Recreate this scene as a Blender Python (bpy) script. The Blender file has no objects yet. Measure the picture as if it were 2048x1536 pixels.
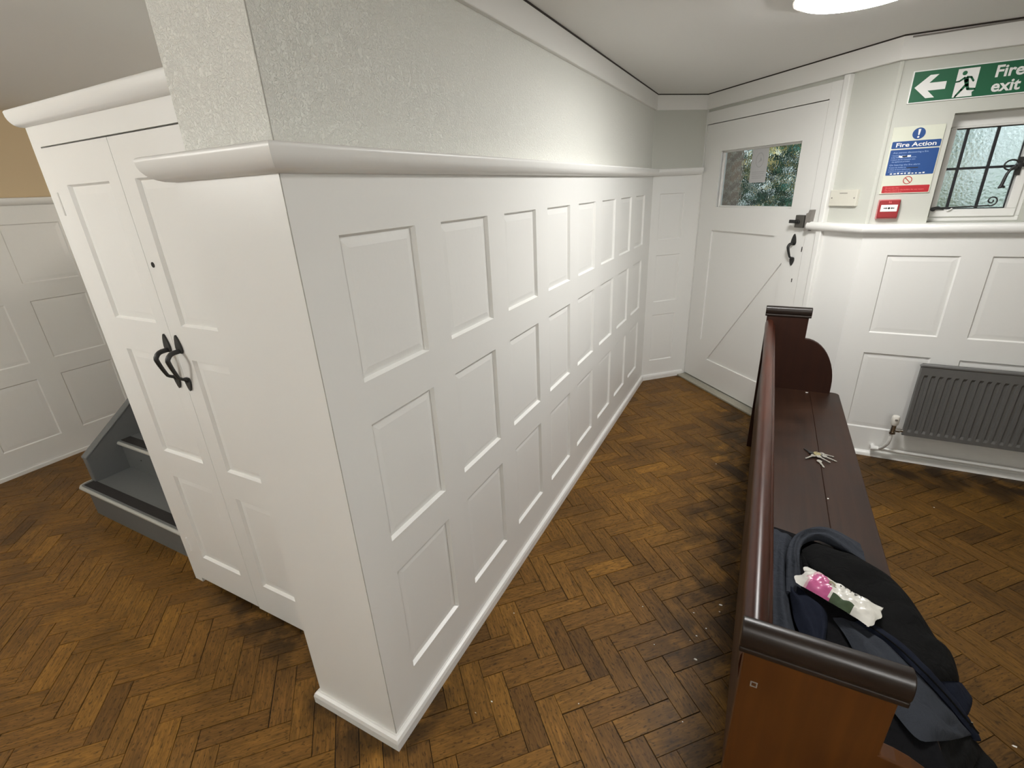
import bpy, bmesh, math, random
from mathutils import Vector, Matrix, noise as mnoise
random.seed(7)
SC = bpy.context.scene
COL = SC.collection
V = Vector

# ------------------------------------------------------------------ materials
def node_mat(name):
    m = bpy.data.materials.new(name); m.use_nodes = True
    nt = m.node_tree
    return m, nt, nt.nodes['Principled BSDF']

def paint(name, col, rough=0.4, bump=0.0, scale=60.0, detail=3.0, spec=0.5, metal=0.0, var=0.0, coat=0.0):
    m, nt, b = node_mat(name)
    b.inputs['Base Color'].default_value = (*col, 1)
    b.inputs['Roughness'].default_value = rough
    b.inputs['Metallic'].default_value = metal
    b.inputs['Specular IOR Level'].default_value = spec
    if coat: b.inputs['Coat Weight'].default_value = coat; b.inputs['Coat Roughness'].default_value = 0.15
    tc = nt.nodes.new('ShaderNodeTexCoord')
    if bump or var:
        n = nt.nodes.new('ShaderNodeTexNoise'); n.inputs['Scale'].default_value = scale; n.inputs['Detail'].default_value = detail
        nt.links.new(tc.outputs['Object'], n.inputs['Vector'])
    if bump:
        bp = nt.nodes.new('ShaderNodeBump'); bp.inputs['Strength'].default_value = bump; bp.inputs['Distance'].default_value = 0.004
        nt.links.new(n.outputs['Fac'], bp.inputs['Height']); nt.links.new(bp.outputs['Normal'], b.inputs['Normal'])
    if var:
        mx = nt.nodes.new('ShaderNodeMix'); mx.data_type = 'RGBA'
        mx.inputs['A'].default_value = (*[c*(1-var) for c in col], 1); mx.inputs['B'].default_value = (*[min(1, c*(1+var)) for c in col], 1)
        nt.links.new(n.outputs['Fac'], mx.inputs['Factor']); nt.links.new(mx.outputs['Result'], b.inputs['Base Color'])
    return m

def wood_dark(name, c0, c1, rough=0.28, axis=1, coat=0.3):
    m, nt, b = node_mat(name)
    tc = nt.nodes.new('ShaderNodeTexCoord'); mp = nt.nodes.new('ShaderNodeMapping')
    sc = [40, 40, 40]; sc[axis] = 2.2
    mp.inputs['Scale'].default_value = sc
    n = nt.nodes.new('ShaderNodeTexNoise'); n.inputs['Scale'].default_value = 1.0; n.inputs['Detail'].default_value = 6; n.inputs['Distortion'].default_value = 0.6
    n2 = nt.nodes.new('ShaderNodeTexNoise'); n2.inputs['Scale'].default_value = 5.0; n2.inputs['Detail'].default_value = 3
    r = nt.nodes.new('ShaderNodeValToRGB'); r.color_ramp.elements[0].position = 0.3; r.color_ramp.elements[1].position = 0.7
    r.color_ramp.elements[0].color = (*c0, 1); r.color_ramp.elements[1].color = (*c1, 1)
    ad = nt.nodes.new('ShaderNodeMath'); ad.operation = 'MULTIPLY_ADD'; ad.inputs[1].default_value = 0.5; 
    m2 = nt.nodes.new('ShaderNodeMath'); m2.operation = 'MULTIPLY'; m2.inputs[1].default_value = 0.5
    L = nt.links.new
    L(tc.outputs['Object'], mp.inputs['Vector']); L(mp.outputs['Vector'], n.inputs['Vector']); L(tc.outputs['Object'], n2.inputs['Vector'])
    L(n2.outputs['Fac'], m2.inputs[0]); L(n.outputs['Fac'], ad.inputs[0]); L(m2.outputs[0], ad.inputs[2])
    L(ad.outputs[0], r.inputs['Fac']); L(r.outputs['Color'], b.inputs['Base Color'])
    rr = nt.nodes.new('ShaderNodeMapRange'); rr.inputs['To Min'].default_value = rough-0.06; rr.inputs['To Max'].default_value = rough+0.16
    L(n2.outputs['Fac'], rr.inputs['Value']); L(rr.outputs['Result'], b.inputs['Roughness'])
    b.inputs['Coat Weight'].default_value = coat; b.inputs['Coat Roughness'].default_value = 0.2; b.inputs['Specular IOR Level'].default_value = 0.32
    bp = nt.nodes.new('ShaderNodeBump'); bp.inputs['Strength'].default_value = 0.12; bp.inputs['Distance'].default_value = 0.002
    L(n.outputs['Fac'], bp.inputs['Height']); L(bp.outputs['Normal'], b.inputs['Normal'])
    return m

def fabric(name, col, rough=0.9, fold=0.6):
    m, nt, b = node_mat(name)
    b.inputs['Roughness'].default_value = rough; b.inputs['Specular IOR Level'].default_value = 0.12
    b.inputs['Sheen Weight'].default_value = 0.0
    L = nt.links.new
    tc = nt.nodes.new('ShaderNodeTexCoord')
    w = nt.nodes.new('ShaderNodeTexNoise'); w.inputs['Scale'].default_value = 900; w.inputs['Detail'].default_value = 1
    f = nt.nodes.new('ShaderNodeTexNoise'); f.inputs['Scale'].default_value = 22; f.inputs['Detail'].default_value = 3; f.inputs['Distortion'].default_value = 1.2
    L(tc.outputs['Object'], w.inputs['Vector']); L(tc.outputs['Object'], f.inputs['Vector'])
    mx = nt.nodes.new('ShaderNodeMix'); mx.data_type = 'RGBA'
    mx.inputs['A'].default_value = (*[c*0.75 for c in col], 1); mx.inputs['B'].default_value = (*[c*1.3 for c in col], 1)
    L(w.outputs['Fac'], mx.inputs['Factor']); L(mx.outputs['Result'], b.inputs['Base Color'])
    bp = nt.nodes.new('ShaderNodeBump'); bp.inputs['Strength'].default_value = fold; bp.inputs['Distance'].default_value = 0.012
    L(f.outputs['Fac'], bp.inputs['Height'])
    bp2 = nt.nodes.new('ShaderNodeBump'); bp2.inputs['Strength'].default_value = 0.2; bp2.inputs['Distance'].default_value = 0.001
    L(w.outputs['Fac'], bp2.inputs['Height']); L(bp.outputs['Normal'], bp2.inputs['Normal']); L(bp2.outputs['Normal'], b.inputs['Normal'])
    return m

def glass_mat(name, scale, strength, tint=(0.93, 0.98, 0.97), rough=0.03, dist=0.004):
    m, nt, b = node_mat(name)
    b.inputs['Base Color'].default_value = (*tint, 1)
    b.inputs['Transmission Weight'].default_value = 1.0
    b.inputs['Roughness'].default_value = rough
    b.inputs['IOR'].default_value = 1.33
    tc = nt.nodes.new('ShaderNodeTexCoord')
    n = nt.nodes.new('ShaderNodeTexVoronoi'); n.feature = 'SMOOTH_F1'; n.inputs['Scale'].default_value = scale; n.inputs['Smoothness'].default_value = 0.6
    n2 = nt.nodes.new('ShaderNodeTexNoise'); n2.inputs['Scale'].default_value = scale*0.8; n2.inputs['Detail'].default_value = 2
    a = nt.nodes.new('ShaderNodeMath'); a.operation = 'ADD'
    bp = nt.nodes.new('ShaderNodeBump'); bp.inputs['Strength'].default_value = strength; bp.inputs['Distance'].default_value = dist
    L = nt.links.new
    L(tc.outputs['Object'], n.inputs['Vector']); L(tc.outputs['Object'], n2.inputs['Vector'])
    L(n.outputs['Distance'], a.inputs[0]); L(n2.outputs['Fac'], a.inputs[1]); L(a.outputs[0], bp.inputs['Height'])
    L(bp.outputs['Normal'], b.inputs['Normal'])
    return m

def emit(name, col, strength):
    m, nt, b = node_mat(name)
    b.inputs['Base Color'].default_value = (0.9, 0.9, 0.88, 1)
    b.inputs['Emission Color'].default_value = (*col, 1); b.inputs['Emission Strength'].default_value = strength
    return m

def plaster_mat():
    m, nt, b = node_mat('woodchip_plaster')
    b.inputs['Base Color'].default_value = (0.82, 0.82, 0.765, 1); b.inputs['Roughness'].default_value = 0.6
    L = nt.links.new
    tc = nt.nodes.new('ShaderNodeTexCoord')
    n = nt.nodes.new('ShaderNodeTexNoise'); n.inputs['Scale'].default_value = 130; n.inputs['Detail'].default_value = 3; n.inputs['Distortion'].default_value = 1.5
    r = nt.nodes.new('ShaderNodeValToRGB'); r.color_ramp.elements[0].position = 0.42; r.color_ramp.elements[1].position = 0.62
    bp = nt.nodes.new('ShaderNodeBump'); bp.inputs['Strength'].default_value = 0.65; bp.inputs['Distance'].default_value = 0.0035
    L(tc.outputs['Object'], n.inputs['Vector']); L(n.outputs['Fac'], r.inputs['Fac']); L(r.outputs['Color'], bp.inputs['Height']); L(bp.outputs['Normal'], b.inputs['Normal'])
    return m

def floor_mat():
    m, nt, b = node_mat('oak_parquet')
    L = nt.links.new
    at = nt.nodes.new('ShaderNodeVertexColor'); at.layer_name = 'tone'
    sep = nt.nodes.new('ShaderNodeSeparateColor'); L(at.outputs['Color'], sep.inputs['Color'])
    uv = nt.nodes.new('ShaderNodeUVMap'); uv.uv_map = 'grain'
    mp = nt.nodes.new('ShaderNodeMapping'); mp.inputs['Scale'].default_value = (10, 85, 1)
    L(uv.outputs['UV'], mp.inputs['Vector'])
    g = nt.nodes.new('ShaderNodeTexNoise'); g.inputs['Scale'].default_value = 1; g.inputs['Detail'].default_value = 6; g.inputs['Roughness'].default_value = 0.6; g.inputs['Distortion'].default_value = 1.6
    L(mp.outputs['Vector'], g.inputs['Vector'])
    mp2 = nt.nodes.new('ShaderNodeMapping'); mp2.inputs['Scale'].default_value = (55, 130, 1); L(uv.outputs['UV'], mp2.inputs['Vector'])
    k = nt.nodes.new('ShaderNodeTexNoise'); k.inputs['Scale'].default_value = 1; k.inputs['Detail'].default_value = 2; L(mp2.outputs['Vector'], k.inputs['Vector'])
    tone = nt.nodes.new('ShaderNodeValToRGB'); e = tone.color_ramp.elements
    e[0].position = 0.0; e[0].color = (0.098, 0.047, 0.0115, 1); e[1].position = 1.0; e[1].color = (0.335, 0.158, 0.024, 1)
    q = tone.color_ramp.elements.new(0.45); q.color = (0.188, 0.090, 0.0175, 1)
    q = tone.color_ramp.elements.new(0.75); q.color = (0.222, 0.108, 0.019, 1)
    L(sep.outputs['Red'], tone.inputs['Fac'])
    gr = nt.nodes.new('ShaderNodeMapRange'); gr.inputs['From Min'].default_value = 0.3; gr.inputs['From Max'].default_value = 0.7; gr.inputs['To Min'].default_value = 0.50; gr.inputs['To Max'].default_value = 1.26
    L(g.outputs['Fac'], gr.inputs['Value'])
    kn = nt.nodes.new('ShaderNodeMapRange'); kn.inputs['From Min'].default_value = 0.32; kn.inputs['From Max'].default_value = 0.43; kn.inputs['To Min'].default_value = 0.45; kn.inputs['To Max'].default_value = 1.0
    L(k.outputs['Fac'], kn.inputs['Value'])
    tc = nt.nodes.new('ShaderNodeTexCoord')
    d = nt.nodes.new('ShaderNodeTexNoise'); d.inputs['Scale'].default_value = 2.6; d.inputs['Detail'].default_value = 6; d.inputs['Roughness'].default_value = 0.65
    L(tc.outputs['Object'], d.inputs['Vector'])
    dr = nt.nodes.new('ShaderNodeMapRange'); dr.inputs['From Min'].default_value = 0.34; dr.inputs['From Max'].default_value = 0.55; dr.inputs['To Min'].default_value = 0.62; dr.inputs['To Max'].default_value = 1.0
    L(d.outputs['Fac'], dr.inputs['Value'])
    m1 = nt.nodes.new('ShaderNodeMath'); m1.operation = 'MULTIPLY'; L(gr.outputs[0], m1.inputs[0]); L(kn.outputs[0], m1.inputs[1])
    m2 = nt.nodes.new('ShaderNodeMath'); m2.operation = 'MULTIPLY'; L(m1.outputs[0], m2.inputs[0]); L(dr.outputs[0], m2.inputs[1])
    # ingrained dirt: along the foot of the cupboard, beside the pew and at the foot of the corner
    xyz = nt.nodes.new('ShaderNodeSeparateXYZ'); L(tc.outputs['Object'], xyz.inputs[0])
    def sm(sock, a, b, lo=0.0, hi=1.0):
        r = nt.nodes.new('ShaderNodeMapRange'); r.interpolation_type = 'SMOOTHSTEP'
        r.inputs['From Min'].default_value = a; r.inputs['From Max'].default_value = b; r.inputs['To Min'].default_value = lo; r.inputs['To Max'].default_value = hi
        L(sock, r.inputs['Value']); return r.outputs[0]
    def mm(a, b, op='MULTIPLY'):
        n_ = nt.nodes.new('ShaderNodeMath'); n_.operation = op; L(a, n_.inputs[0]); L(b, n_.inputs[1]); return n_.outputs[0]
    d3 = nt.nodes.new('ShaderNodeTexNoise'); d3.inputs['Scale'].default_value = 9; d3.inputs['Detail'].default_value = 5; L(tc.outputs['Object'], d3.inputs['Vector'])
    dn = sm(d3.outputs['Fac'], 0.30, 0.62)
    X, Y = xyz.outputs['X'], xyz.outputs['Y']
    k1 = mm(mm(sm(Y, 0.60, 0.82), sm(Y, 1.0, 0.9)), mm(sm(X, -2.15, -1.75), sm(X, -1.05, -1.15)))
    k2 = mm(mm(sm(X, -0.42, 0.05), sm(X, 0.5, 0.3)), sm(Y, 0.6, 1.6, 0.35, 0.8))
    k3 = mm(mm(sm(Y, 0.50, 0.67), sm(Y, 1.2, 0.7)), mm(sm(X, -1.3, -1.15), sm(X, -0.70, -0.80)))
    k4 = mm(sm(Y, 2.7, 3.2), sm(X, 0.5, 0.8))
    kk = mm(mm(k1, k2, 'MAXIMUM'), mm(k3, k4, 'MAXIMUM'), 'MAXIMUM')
    dirt_and_dark = sm(mm(kk, dn), 0.0, 0.9, 1.0, 0.30)
    dirt_and_dark = mm(dirt_and_dark, sm(X, 0.42, 0.75, 1.0, 0.66))  # floor colour also made darker towards the right of the pew
    m2 = type('S', (), {'outputs': [mm(m2.outputs[0], dirt_and_dark)]})
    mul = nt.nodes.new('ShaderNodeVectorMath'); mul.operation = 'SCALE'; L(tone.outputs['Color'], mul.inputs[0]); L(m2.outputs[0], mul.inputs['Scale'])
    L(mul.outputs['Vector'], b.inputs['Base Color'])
    rr = nt.nodes.new('ShaderNodeMapRange'); rr.inputs['To Min'].default_value = 0.36; rr.inputs['To Max'].default_value = 0.62
    L(d.outputs['Fac'], rr.inputs['Value']); L(rr.outputs[0], b.inputs['Roughness'])
    b.inputs['Specular IOR Level'].default_value = 0.22
    bp = nt.nodes.new('ShaderNodeBump'); bp.inputs['Strength'].default_value = 0.25; bp.inputs['Distance'].default_value = 0.0015
    L(g.outputs['Fac'], bp.inputs['Height']); L(bp.outputs['Normal'], b.inputs['Normal'])
    return m

def brick_mat():
    m, nt, b = node_mat('brown_brick')
    L = nt.links.new
    tc = nt.nodes.new('ShaderNodeTexCoord'); mp = nt.nodes.new('ShaderNodeMapping'); mp.inputs['Rotation'].default_value = (math.pi/2, 0, 0.8)
    br = nt.nodes.new('ShaderNodeTexBrick'); br.inputs['Scale'].default_value = 4.5
    br.inputs['Color1'].default_value = (0.16, 0.10, 0.07, 1); br.inputs['Color2'].default_value = (0.10, 0.07, 0.055, 1); br.inputs['Mortar'].default_value = (0.22, 0.19, 0.16, 1)
    L(tc.outputs['Object'], mp.inputs['Vector']); L(mp.outputs['Vector'], br.inputs['Vector']); L(br.outputs['Color'], b.inputs['Base Color'])
    b.inputs['Roughness'].default_value = 0.9
    return m

def leaf_mat():
    m, nt, b = node_mat('leaf')
    at = nt.nodes.new('ShaderNodeVertexColor'); at.layer_name = 'tone'
    nt.links.new(at.outputs['Color'], b.inputs['Base Color'])
    b.inputs['Roughness'].default_value = 0.6; b.inputs['Specular IOR Level'].default_value = 0.12
    return m

WHITE = (0.79, 0.785, 0.76)
M = dict(
    gloss=paint('white_gloss_paint', WHITE, 0.36, 0.10, 45),
    frieze=paint('white_satin_paint', (0.79, 0.78, 0.75), 0.5, 0.05, 40),
    plaster=plaster_mat(),
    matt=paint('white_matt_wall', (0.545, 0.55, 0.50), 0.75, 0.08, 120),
    ceiling=paint('ceiling_paint', (0.81, 0.805, 0.785), 0.85, 0.06, 90),
    hairline=paint('hairline_crack', (0.40, 0.39, 0.35), 0.9, 0, var=0.3),
    gapshade=paint('painted_gap_shade', (0.035, 0.028, 0.022), 0.9, 0, var=0.3),
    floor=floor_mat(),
    subfloor=paint('bitumen_gap', (0.02, 0.014, 0.009), 0.9, 0, var=0.3),
    pew=wood_dark('dark_stained_pew_wood', (0.013, 0.0052, 0.0027), (0.038, 0.0150, 0.0070), 0.38, 1, 0.0),
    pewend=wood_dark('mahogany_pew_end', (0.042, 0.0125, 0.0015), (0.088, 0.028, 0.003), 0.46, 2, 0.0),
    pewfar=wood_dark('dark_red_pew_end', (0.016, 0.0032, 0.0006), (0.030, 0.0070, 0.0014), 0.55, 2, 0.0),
    pewrail=wood_dark('red_brown_pew_rail', (0.030, 0.008, 0.004), (0.075, 0.021, 0.010), 0.30, 1, 0.0),
    pewcap=wood_dark('near_black_pew_cap', (0.010, 0.0065, 0.005), (0.020, 0.0125, 0.009), 0.27, 0, 0.0),
    iron=paint('black_iron', (0.018, 0.018, 0.017), 0.42, 0.1, 200, spec=0.5),
    lead=paint('dark_lead_bar', (0.012, 0.012, 0.015), 0.5, 0, var=0.1),
    bronze=paint('bronze_latch', (0.10, 0.095, 0.085), 0.4, 0, metal=0.4, var=0.1),
    keep=paint('grey_latch_keep', (0.27, 0.25, 0.23), 0.45, 0, metal=0.3, var=0.1),
    chrome=paint('chrome', (0.6, 0.58, 0.55), 0.18, 0, metal=1.0, var=0.05),
    brass=paint('brass', (0.55, 0.47, 0.25), 0.3, 0, metal=0.9, var=0.1),
    steel=paint('key_steel', (0.55, 0.53, 0.48), 0.3, 0, metal=0.9, var=0.1),
    rad=paint('grey_radiator_enamel', (0.115, 0.113, 0.108), 0.5, 0, var=0.05),
    stair=paint('grey_stair_paint', (0.125, 0.13, 0.13), 0.42, 0.08, 50, var=0.06),
    nosing=paint('pale_grey_nosing', (0.40, 0.40, 0.37), 0.45, 0, var=0.05),
    grip=paint('black_tread_strip', (0.014, 0.012, 0.011), 0.85, 0.3, 300),
    plastic=paint('white_plastic', (0.78, 0.76, 0.70), 0.4, 0, var=0.02),
    cream=paint('cream_plastic', (0.66, 0.64, 0.56), 0.4, 0, var=0.02),
    lumi=paint('photoluminescent_board', (0.64, 0.655, 0.55), 0.45, 0, var=0.02),
    signwhite=paint('sign_white', (0.82, 0.82, 0.80), 0.4, 0, var=0.01),
    green=paint('sign_green', (0.002, 0.105, 0.042), 0.4, 0, var=0.03),
    blue=paint('sign_blue', (0.003, 0.055, 0.225), 0.4, 0, var=0.03),
    lightblue=paint('sign_small_print', (0.25, 0.36, 0.62), 0.4, 0, var=0.02),
    red=paint('sign_red', (0.44, 0.013, 0.020), 0.4, 0, var=0.03),
    redprint=paint('sign_red_print', (0.68, 0.16, 0.15), 0.4, 0, var=0.02),
    ringred=paint('prohibition_red', (0.42, 0.04, 0.03), 0.4, 0, var=0.02),
    cpred=paint('call_point_red', (0.30, 0.018, 0.022), 0.35, 0, var=0.03),
    clearp=paint('clear_cover_edge', (0.62, 0.25, 0.25), 0.2, 0, var=0.03),
    black=paint('print_black', (0.015, 0.015, 0.015), 0.5, 0, var=0.05),
    hole=paint('dark_hole', (0.01, 0.008, 0.006), 0.8, 0, var=0.1),
    paper=paint('grey_paper', (0.50, 0.50, 0.50), 0.8, 0, var=0.02),
    paperink=paint('faint_grey_ink', (0.40, 0.40, 0.405), 0.8, 0, var=0.02),
    sill=paint('worn_grey_threshold', (0.33, 0.31, 0.25), 0.55, 0.1, 60, var=0.2),
    glass=glass_mat('obscured_window_glass', 80, 0.5, tint=(0.97, 0.99, 0.98), rough=0.26, dist=0.004),
    doorglass=glass_mat('rippled_door_glass', 60, 0.35, rough=0.0, dist=0.0020),
    lamp=emit('opal_lamp_glow', (1.0, 0.99, 0.965), 46.0),
    lamp2=emit('opal_lamp_glow_warm', (1.0, 0.98, 0.93), 41.0),
    fill3=emit('added_globe_glow', (1.0, 0.99, 0.96), 55.0),
    fill4=emit('added_stair_globe_glow', (1.0, 0.93, 0.83), 34.0),
    tan=paint('tan_wall_paint', (0.60, 0.47, 0.30), 0.8, 0.05, 90),
    shell=fabric('blue_grey_jacket_shell', (0.034, 0.038, 0.047)),
    navy=fabric('navy_rib_knit', (0.009, 0.0115, 0.021), fold=0.3),
    lining=fabric('black_jacket_fabric', (0.0055, 0.0055, 0.0056)),
    deep=fabric('black_lining', (0.005, 0.005, 0.006)),
    pwhite=paint('wipes_film_white', (0.74, 0.72, 0.66), 0.28, 0.25, 70, spec=0.6),
    ppink=paint('wipes_film_pink', (0.55, 0.12, 0.28), 0.3, 0.25, 70, spec=0.6),
    ppale=paint('wipes_film_pale_pink', (0.66, 0.42, 0.46), 0.3, 0.25, 70, spec=0.6),
    pgreen=paint('wipes_label_green', (0.055, 0.085, 0.045), 0.3, 0, var=0.2),
    pbrown=paint('wipes_label_brown', (0.30, 0.27, 0.18), 0.3, 0, var=0.2),
    brick=brick_mat(),
    leaf=leaf_mat(),
    bark=paint('bark', (0.06, 0.045, 0.03), 0.9, 0.5, 40),
    gravel=paint('garden_ground', (0.10, 0.12, 0.06), 0.95, 0.3, 20, var=0.3),
    flake=paint('white_paint_flake', (0.75, 0.73, 0.68), 0.7, 0, var=0.05),
)

# ------------------------------------------------------------------ geometry helpers
WLOC = {}
def nb(): return bmesh.new()

def obj(name, bm, mats, parent=None, bevel=0.0, smooth=None, seg=2, fix=True):
    if fix: bmesh.ops.recalc_face_normals(bm, faces=bm.faces[:])
    if parent is not None:
        off = WLOC[parent.name]
        bmesh.ops.translate(bm, vec=-off, verts=bm.verts[:])
    me = bpy.data.meshes.new(name)
    bm.to_mesh(me); bm.free()
    o = bpy.data.objects.new(name, me); COL.objects.link(o)
    for m in (mats if isinstance(mats, (list, tuple)) else [mats]): me.materials.append(M[m])
    if smooth is not None:
        for p in me.polygons: p.use_smooth = True
        me.set_sharp_from_angle(angle=math.radians(smooth))
    if bevel:
        md = o.modifiers.new('bevel', 'BEVEL'); md.width = bevel; md.segments = seg; md.limit_method = 'ANGLE'; md.angle_limit = math.radians(40)
    if parent is not None:
        o.parent = parent; WLOC[o.name] = WLOC[parent.name].copy()
    else:
        WLOC[o.name] = V((0, 0, 0))
    return o

def rebase(o, loc):
    """put the origin of a parentless mesh at loc"""
    loc = V(loc); o.data.transform(Matrix.Translation(-loc)); o.location = loc; WLOC[o.name] = loc
    return o

def thing(name, label, cat, loc, group=None):
    o = bpy.data.objects.new(name, None); COL.objects.link(o)
    o.empty_display_size = 0.05
    o.location = V(loc); WLOC[o.name] = V(loc)
    return tag(o, label, cat, group)

def tag(o, label, cat, group=None):
    o['label'] = label; o['category'] = cat
    if group: o['group'] = group
    return o

def struct(o, label=None, cat=None):
    o['kind'] = 'structure'
    if label: o['label'] = label
    if cat: o['category'] = cat
    return o

def frame(origin, u, n):
    o = V(origin); u = V(u).normalized(); n = V(n).normalized()
    return lambda a, d, z: o + u*a + n*d + V((0, 0, z))

F_MAIN = frame((-0.825, 0, 0), (0, 1, 0), (1, 0, 0))
F_COL = frame((0, 0.668, 0), (1, 0, 0), (0, -1, 0))
P0 = V((-0.825, 3.969, 0)); PA = V((-0.516, 4.263, 0)); PW = V((0.457, 3.24, 0))
_ue = (PA-P0).normalized(); F_END = frame(P0, _ue, (_ue.y, -_ue.x, 0)); L_END = (PA-P0).length
_ud = (PW-PA).normalized(); F_DOOR = frame(PA, _ud, (_ud.y, -_ud.x, 0)); L_DOOR = (PW-PA).length
F_WIN = frame((0, 3.24, 0), (1, 0, 0), (0, -1, 0))
F_LEFT = frame((-4.2, 0, 0), (0, 1, 0), (1, 0, 0))
F_CUP = frame((0, 0.83, 0), (1, 0, 0), (0, -1, 0))
F_ID = lambda a, d, z: V((a, d, z))

def poly(bm, pts, mi=0):
    f = bm.faces.new([bm.verts.new(p) for p in pts]); f.material_index = mi; return f

def box(bm, F, u0, u1, d0, d1, z0, z1, mi=0):
    v = [bm.verts.new(F(u, d, z)) for z in (z0, z1) for d in (d0, d1) for u in (u0, u1)]
    for q in ((0, 1, 3, 2), (4, 6, 7, 5), (0, 4, 5, 1), (2, 3, 7, 6), (0, 2, 6, 4), (1, 5, 7, 3)):
        f = bm.faces.new([v[i] for i in q]); f.material_index = mi

def prism(bm, F, pts, d0, d1, mi=0):
    """polygon in (u,z), extruded from d0 to d1"""
    a = [bm.verts.new(F(u, d0, z)) for u, z in pts]; b = [bm.verts.new(F(u, d1, z)) for u, z in pts]
    n = len(pts)
    for f in [bm.faces.new(a), bm.faces.new(b[::-1])] + [bm.faces.new([a[i], a[(i+1) % n], b[(i+1) % n], b[i]]) for i in range(n)]: f.material_index = mi

def tube(bm, pts, r, seg=10, cap=True, mi=0, flat=1.0):
    pts = [V(p) for p in pts]
    rs = r if isinstance(r, (list, tuple)) else [r]*len(pts)
    rings = []; up = None
    for i, p in enumerate(pts):
        t = (pts[min(i+1, len(pts)-1)] - pts[max(i-1, 0)]).normalized()
        if up is None:
            up = V((0, 0, 1)) if abs(t.z) < 0.9 else V((1, 0, 0))
        s = t.cross(up)
        if s.length < 1e-5: s = t.cross(V((0.3, 1, 0.2)))
        s.normalize(); up = s.cross(t).normalized()
        rings.append([bm.verts.new(p + (s*math.cos(2*math.pi*k/seg) + up*math.sin(2*math.pi*k/seg)*flat)*rs[i]) for k in range(seg)])
    for a, b in zip(rings, rings[1:]):
        for k in range(seg):
            f = bm.faces.new([a[k], a[(k+1) % seg], b[(k+1) % seg], b[k]]); f.material_index = mi
    if cap:
        for q in (rings[0], rings[-1][::-1]):
            f = bm.faces.new(q); f.material_index = mi

def lathe(bm, c, axis, prof, seg=32, mi=0):
    """prof: list of (radius, height along axis)"""
    c = V(c); ax = V(axis).normalized(); s = ax.orthogonal().normalized(); t = ax.cross(s)
    rings = []
    for r, h in prof:
        if r < 1e-6: rings.append([bm.verts.new(c+ax*h)])
        else: rings.append([bm.verts.new(c + ax*h + (s*math.cos(2*math.pi*k/seg)+t*math.sin(2*math.pi*k/seg))*r) for k in range(seg)])
    for a, b in zip(rings, rings[1:]):
        for k in range(seg):
            q = (k+1) % seg
            if len(a) == 1 and len(b) == 1: continue
            if len(a) == 1: f = bm.faces.new([a[0], b[k], b[q]])
            elif len(b) == 1: f = bm.faces.new([a[k], a[q], b[0]])
            else: f = bm.faces.new([a[k], a[q], b[q], b[k]])
            f.material_index = mi
    for q in (rings[0], rings[-1]):
        if len(q) > 2: bm.faces.new(q).material_index = mi

def sweep(bm, path, prof, mi=0):
    """prof (d,z) swept along a plan path; d is measured to the right of travel, corners mitred"""
    path = [V((p[0], p[1], 0)) for p in path]; rings = []
    for i, p in enumerate(path):
        ns = []
        if i > 0: t = (p-path[i-1]).normalized(); ns.append(V((t.y, -t.x, 0)))
        if i < len(path)-1: t = (path[i+1]-p).normalized(); ns.append(V((t.y, -t.x, 0)))
        if len(ns) == 1: n = ns[0]
        else:
            n = (ns[0]+ns[1]); n = n / (n.length_squared/2)
        rings.append([bm.verts.new(p + n*d + V((0, 0, z))) for d, z in prof])
    m = len(prof)
    for a, b in zip(rings, rings[1:]):
        for k in range(m):
            f = bm.faces.new([a[k], a[(k+1) % m], b[(k+1) % m], b[k]]); f.material_index = mi
    for q in (rings[0], rings[-1][::-1]):
        f = bm.faces.new(q); f.material_index = mi

def panelling(bm, F, u0, u1, z0, z1, rects, depth=0.012, mi=0, d=0.0, cham=0.0045, field=True):
    us = sorted({u0, u1, *[r[0] for r in rects], *[r[1] for r in rects]}); zs = sorted({z0, z1, *[r[2] for r in rects], *[r[3] for r in rects]})
    us = [u for u in us if u0-1e-6 <= u <= u1+1e-6]; zs = [z for z in zs if z0-1e-6 <= z <= z1+1e-6]
    cache = {}
    def g(u, z):
        k = (round(u, 5), round(z, 5))
        if k not in cache: cache[k] = bm.verts.new(F(u, d, z))
        return cache[k]
    for a, b in zip(us, us[1:]):
        for c, e in zip(zs, zs[1:]):
            cu, cz = (a+b)/2, (c+e)/2
            if any(r[0] < cu < r[1] and r[2] < cz < r[3] for r in rects): continue
            bm.faces.new([g(a, c), g(b, c), g(b, e), g(a, e)]).material_index = mi
    for (a, b, c, e) in rects:
        def ring(i, dd): return [bm.verts.new(F(x, d-dd, z)) for x, z in ((a+i, c+i), (b-i, c+i), (b-i, e-i), (a+i, e-i))]
        # outer ring follows every grid vertex on the rim
        rim = [(u, c) for u in us if a <= u <= b] + [(b, z) for z in zs if c < z <= e] + [(u, e) for u in reversed(us) if a <= u < b] + [(a, z) for z in reversed(zs) if c < z < e]
        r0 = ring(0, 0); r1 = ring(cham, depth*0.75); r2 = ring(cham*1.3, depth)
        seq = [r0, r1, r2]
        if field: seq.append(ring(0.030, depth*0.72))
        for p, q in zip(seq, seq[1:]):
            for k in range(4):
                bm.faces.new([p[k], p[(k+1) % 4], q[(k+1) % 4], q[k]]).material_index = mi
        bm.faces.new(seq[-1]).material_index = mi

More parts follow.
